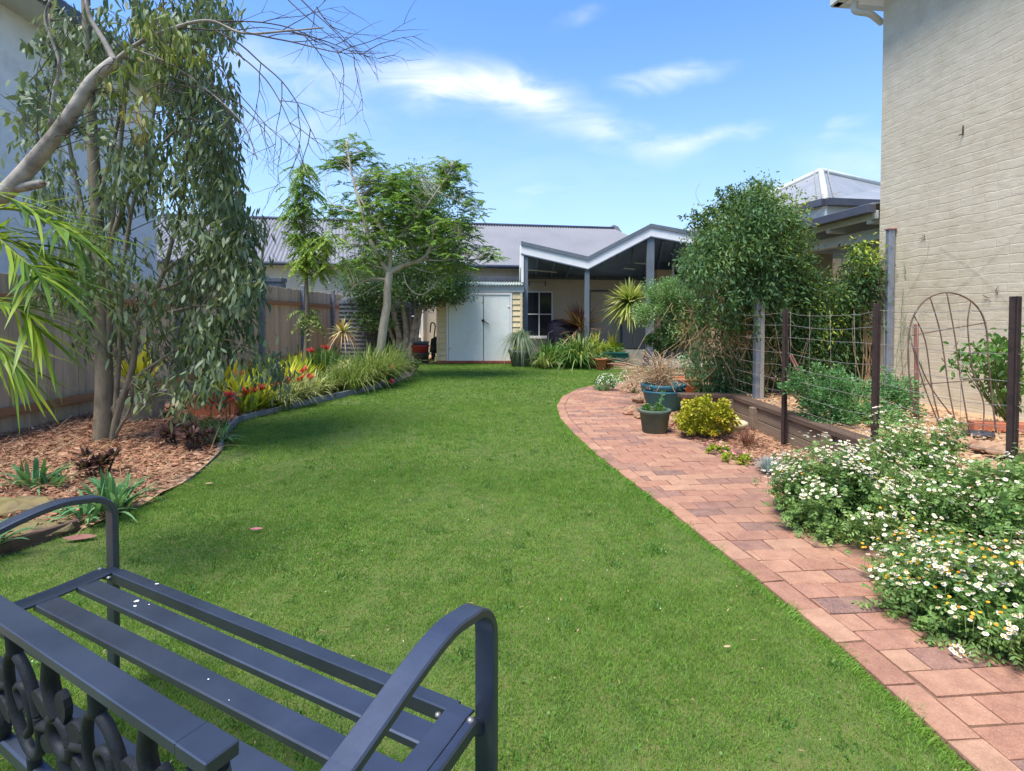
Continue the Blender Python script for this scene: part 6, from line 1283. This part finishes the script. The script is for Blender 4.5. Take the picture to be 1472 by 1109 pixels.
# --- feverfew daisies
random.seed(17)
def feverfew(lab, c, rad, nleaf, nfl, yel=.12, hs=1.0, fr=.0092, tall=False, nst=60, lm='leaf_fever'):
    t = thing('feverfew_bush', lab, 'flowering shrub', (c[0], c[1], 0)); rad = np.array(rad); lb = LB()
    nc = nst; cd = rdir(nc); cd[:, 2] = np.abs(cd[:, 2]) ** .7 * 1.0; cc = cd * rad * U(.35, 1, (nc, 1)) ** .5; cc[:, 2] = np.maximum(cc[:, 2], .05) + c[2]
    mb = MB()
    for q in cc:
        q = Vector(q); b0 = Vector((q.x * .35, q.y * .35, c[2])); pp = curve([b0, (b0 + q) / 2 + Vector((0, 0, .04)), q], 4); mb.tube(pp, taper(len(pp), .004, .002), 5)
    mb.build('stem', 'stem', t)
    k = RG.integers(0, nc, nleaf); f_ = RG.random((nleaf, 1)) ** .55; base = cc[k] * np.array([.45, .45, 0]) + np.array([0, 0, c[2]]) * 1.0; p = base + (cc[k] - base) * f_ + rv(nleaf, .035); p[:, 2] = np.maximum(p[:, 2], .02)
    d = nrm(p * np.array([1, 1, .2]) + rv(nleaf, .6) + np.array([0, 0, .35])) 
    # lobed leaf: a midrib of paired lobes
    frond(lb, p, d, U(.035, .07, nleaf), 4, .022, .011, .25, .9); lb.build('foliage', lm, t)
    # flat heads of small daisies on the stem ends
    hd = cc[np.argsort(-cc[:, 2] - .3 * np.hypot(cc[:, 0], cc[:, 1]))][: max(6, int(nc * .55))]
    per = max(3, nfl // len(hd)); P_ = []; Nn = []
    for q in hd:
        out = nrm(q * np.array([1, 1, .3])); s_ = .045
        for j in range(per): o_ = RG.normal(0, s_, 3) * np.array([1, 1, .35]); P_.append(q + o_ + np.array([0, 0, .03]) + out * .01); Nn.append(out * .35 + np.array([0, -.15, 1]) + RG.normal(0, .3, 3))
    P_ = np.array(P_); Nn = nrm(np.array(Nn)); m = len(P_); ye = RG.random(m) < yel; hsel = ~ye
    lw_ = LB(); lw_.discs(P_[hsel], Nn[hsel], fr * U(.75, 1.15, hsel.sum())); lw_.build('blossoms', 'petal_white', t)
    ly = LB(); ly.discs(P_[hsel] + Nn[hsel] * .0025, Nn[hsel], fr * .38); 
    if ye.any(): ly.discs(P_[ye] + Nn[ye] * .003, Nn[ye], fr * .7); ly.discs(P_[ye], Nn[ye] + rv(ye.sum(), .5), fr * .6)
    ly.build('blossoms', 'petal_yellow', t)
    # flower stalks
    ls = LB(); ls.blades(P_ - np.array([0, 0, .06]) - rv(m, .01), np.tile([0, 0, 1.], (m, 1)) + rv(m, .15), rv(m), .06, .0016, (1, 1)) ; ls.build('stalk', 'stem', t)
    return t
feverfew('white feverfew bush at the far end of the daisies by the bark mulch', (1.88, 3.05, 0), (.36, .44, .5), 5200, 1100, .03, nst=100)
feverfew('green leafed feverfew with few flowers behind the white bush', (2.3, 2.75, 0), (.36, .36, .5), 4200, 220, .1, nst=50)
feverfew('nearest feverfew bush with white and yellow flowers spilling on the bricks', (1.93, 2.05, 0), (.44, .46, .33), 7600, 1250, .24, nst=130)
feverfew('sparse feverfew standing tall against the sleeper wall', (2.42, 3.2, .0), (.26, .4, .66), 3400, 380, .03, nst=44)
feverfew('leggy feverfew at the right edge behind the nearest bush', (2.42, 2.35, 0), (.34, .4, .7), 5200, 200, .05, nst=60)
feverfew('feverfew bush at the right edge above the lavender', (2.3, 1.75, 0), (.36, .3, .34), 2400, 460, .25, nst=60)
t = thing('lavender_clump', 'grey green feathery clump at the lower right corner', 'plant', (2.0, 1.62, 0)); lb = LB(); n = 900; d = rdir(n); d[:, 2] = np.abs(d[:, 2]); p = d * U(.05, .24, (n, 1)) * np.array([1, 1, .9]); frond(lb, p, d + np.array([0, 0, .3]), U(.05, .1, n), 7, .02, .0035, .2); lb.build('foliage', 'leaf_lav', t); mb = MB()
for k in range(24): a = random.uniform(0, 6.28); r_ = random.uniform(.05, .2); mb.tube([(r_ * .3 * math.cos(a), r_ * .3 * math.sin(a), 0), (r_ * math.cos(a), r_ * math.sin(a), .2)], .003, 4)
mb.build('stem', 'stem', t)
# stray sprig lying on the bricks
g = G(1375, 955); t = thing('fallen_daisy_sprig', 'sprig of white daisies lying across the bricks', 'flower', (g.x, g.y, .03)); a_ = G(1450, 925) ; mb = MB(); mb.tube(curve([(0, 0, .01), (.08, .0, .04), (a_.x - g.x, a_.y - g.y, .05)], 6), .002, 5); mb.build('stem', 'stem', t); lb = LB(); p = np.stack([U(-.03, .05, 12), U(-.03, .03, 12), U(.008, .03, 12)], 1); lb.discs(p, rv(12, .4) + np.array([0, -.4, 1]), .009); lb.build('blossoms', 'petal_white', t); lb = LB(); lb.discs(p + np.array([0, -.001, .003]), rv(12, .1) + np.array([0, -.4, 1]), .0035); lb.build('yellow_centre', 'petal_yellow', t)
lb = LB(); p = np.stack([U(.03, .2, 14), U(-.02, .04, 14), U(.02, .05, 14)], 1); frond(lb, p, rv(14) * np.array([1, 1, .2]), .05, 4, .02, .01); lb.build('leaves', 'leaf_fever', t)
g = G(1200, 815); o = MB().tube(curve([(0, 0, .03), (.03, -.06, .035), (.07, -.13, .03)], 5), .0022, 5).build('dry_stalk', 'litter'); o.location = (g.x, g.y, 0); tag(o, 'bent dry stalk lying over the edge of the bricks', 'stalk')
# --- fallen leaves
for (u, v, L, mt, lab) in ((368, 767, .07, 'petal_pink', 'pale pink fallen leaf lying alone on the lawn'), (112, 780, .16, 'rust', 'long curled orange bark strip beside the iris leaves'), (245, 865, .045, 'litter', 'tiny brown leaf on the lawn beyond the seat slats'), (1046, 940, .03, 'litter', 'small brown leaf on the lawn near the brick edge'), (250, 905, .06, 'litter', 'tan leaf on the lawn seen between the seat slats'), (300, 700, .05, 'litter', 'dry leaf at the worn lawn edge')):
    g = G(u, v); lb = LB(); lb.blades([(0, 0, 0)], [(1, .25, .12)], [(-.25, 1, .2)], L, L * .34, (.15, .8, 1, .7, .1), .15, .3); o = lb.build('fallen_leaf', mt); o.location = (g.x - L / 2, g.y, .026); tag(o, lab, 'leaf', 'fallen leaves')
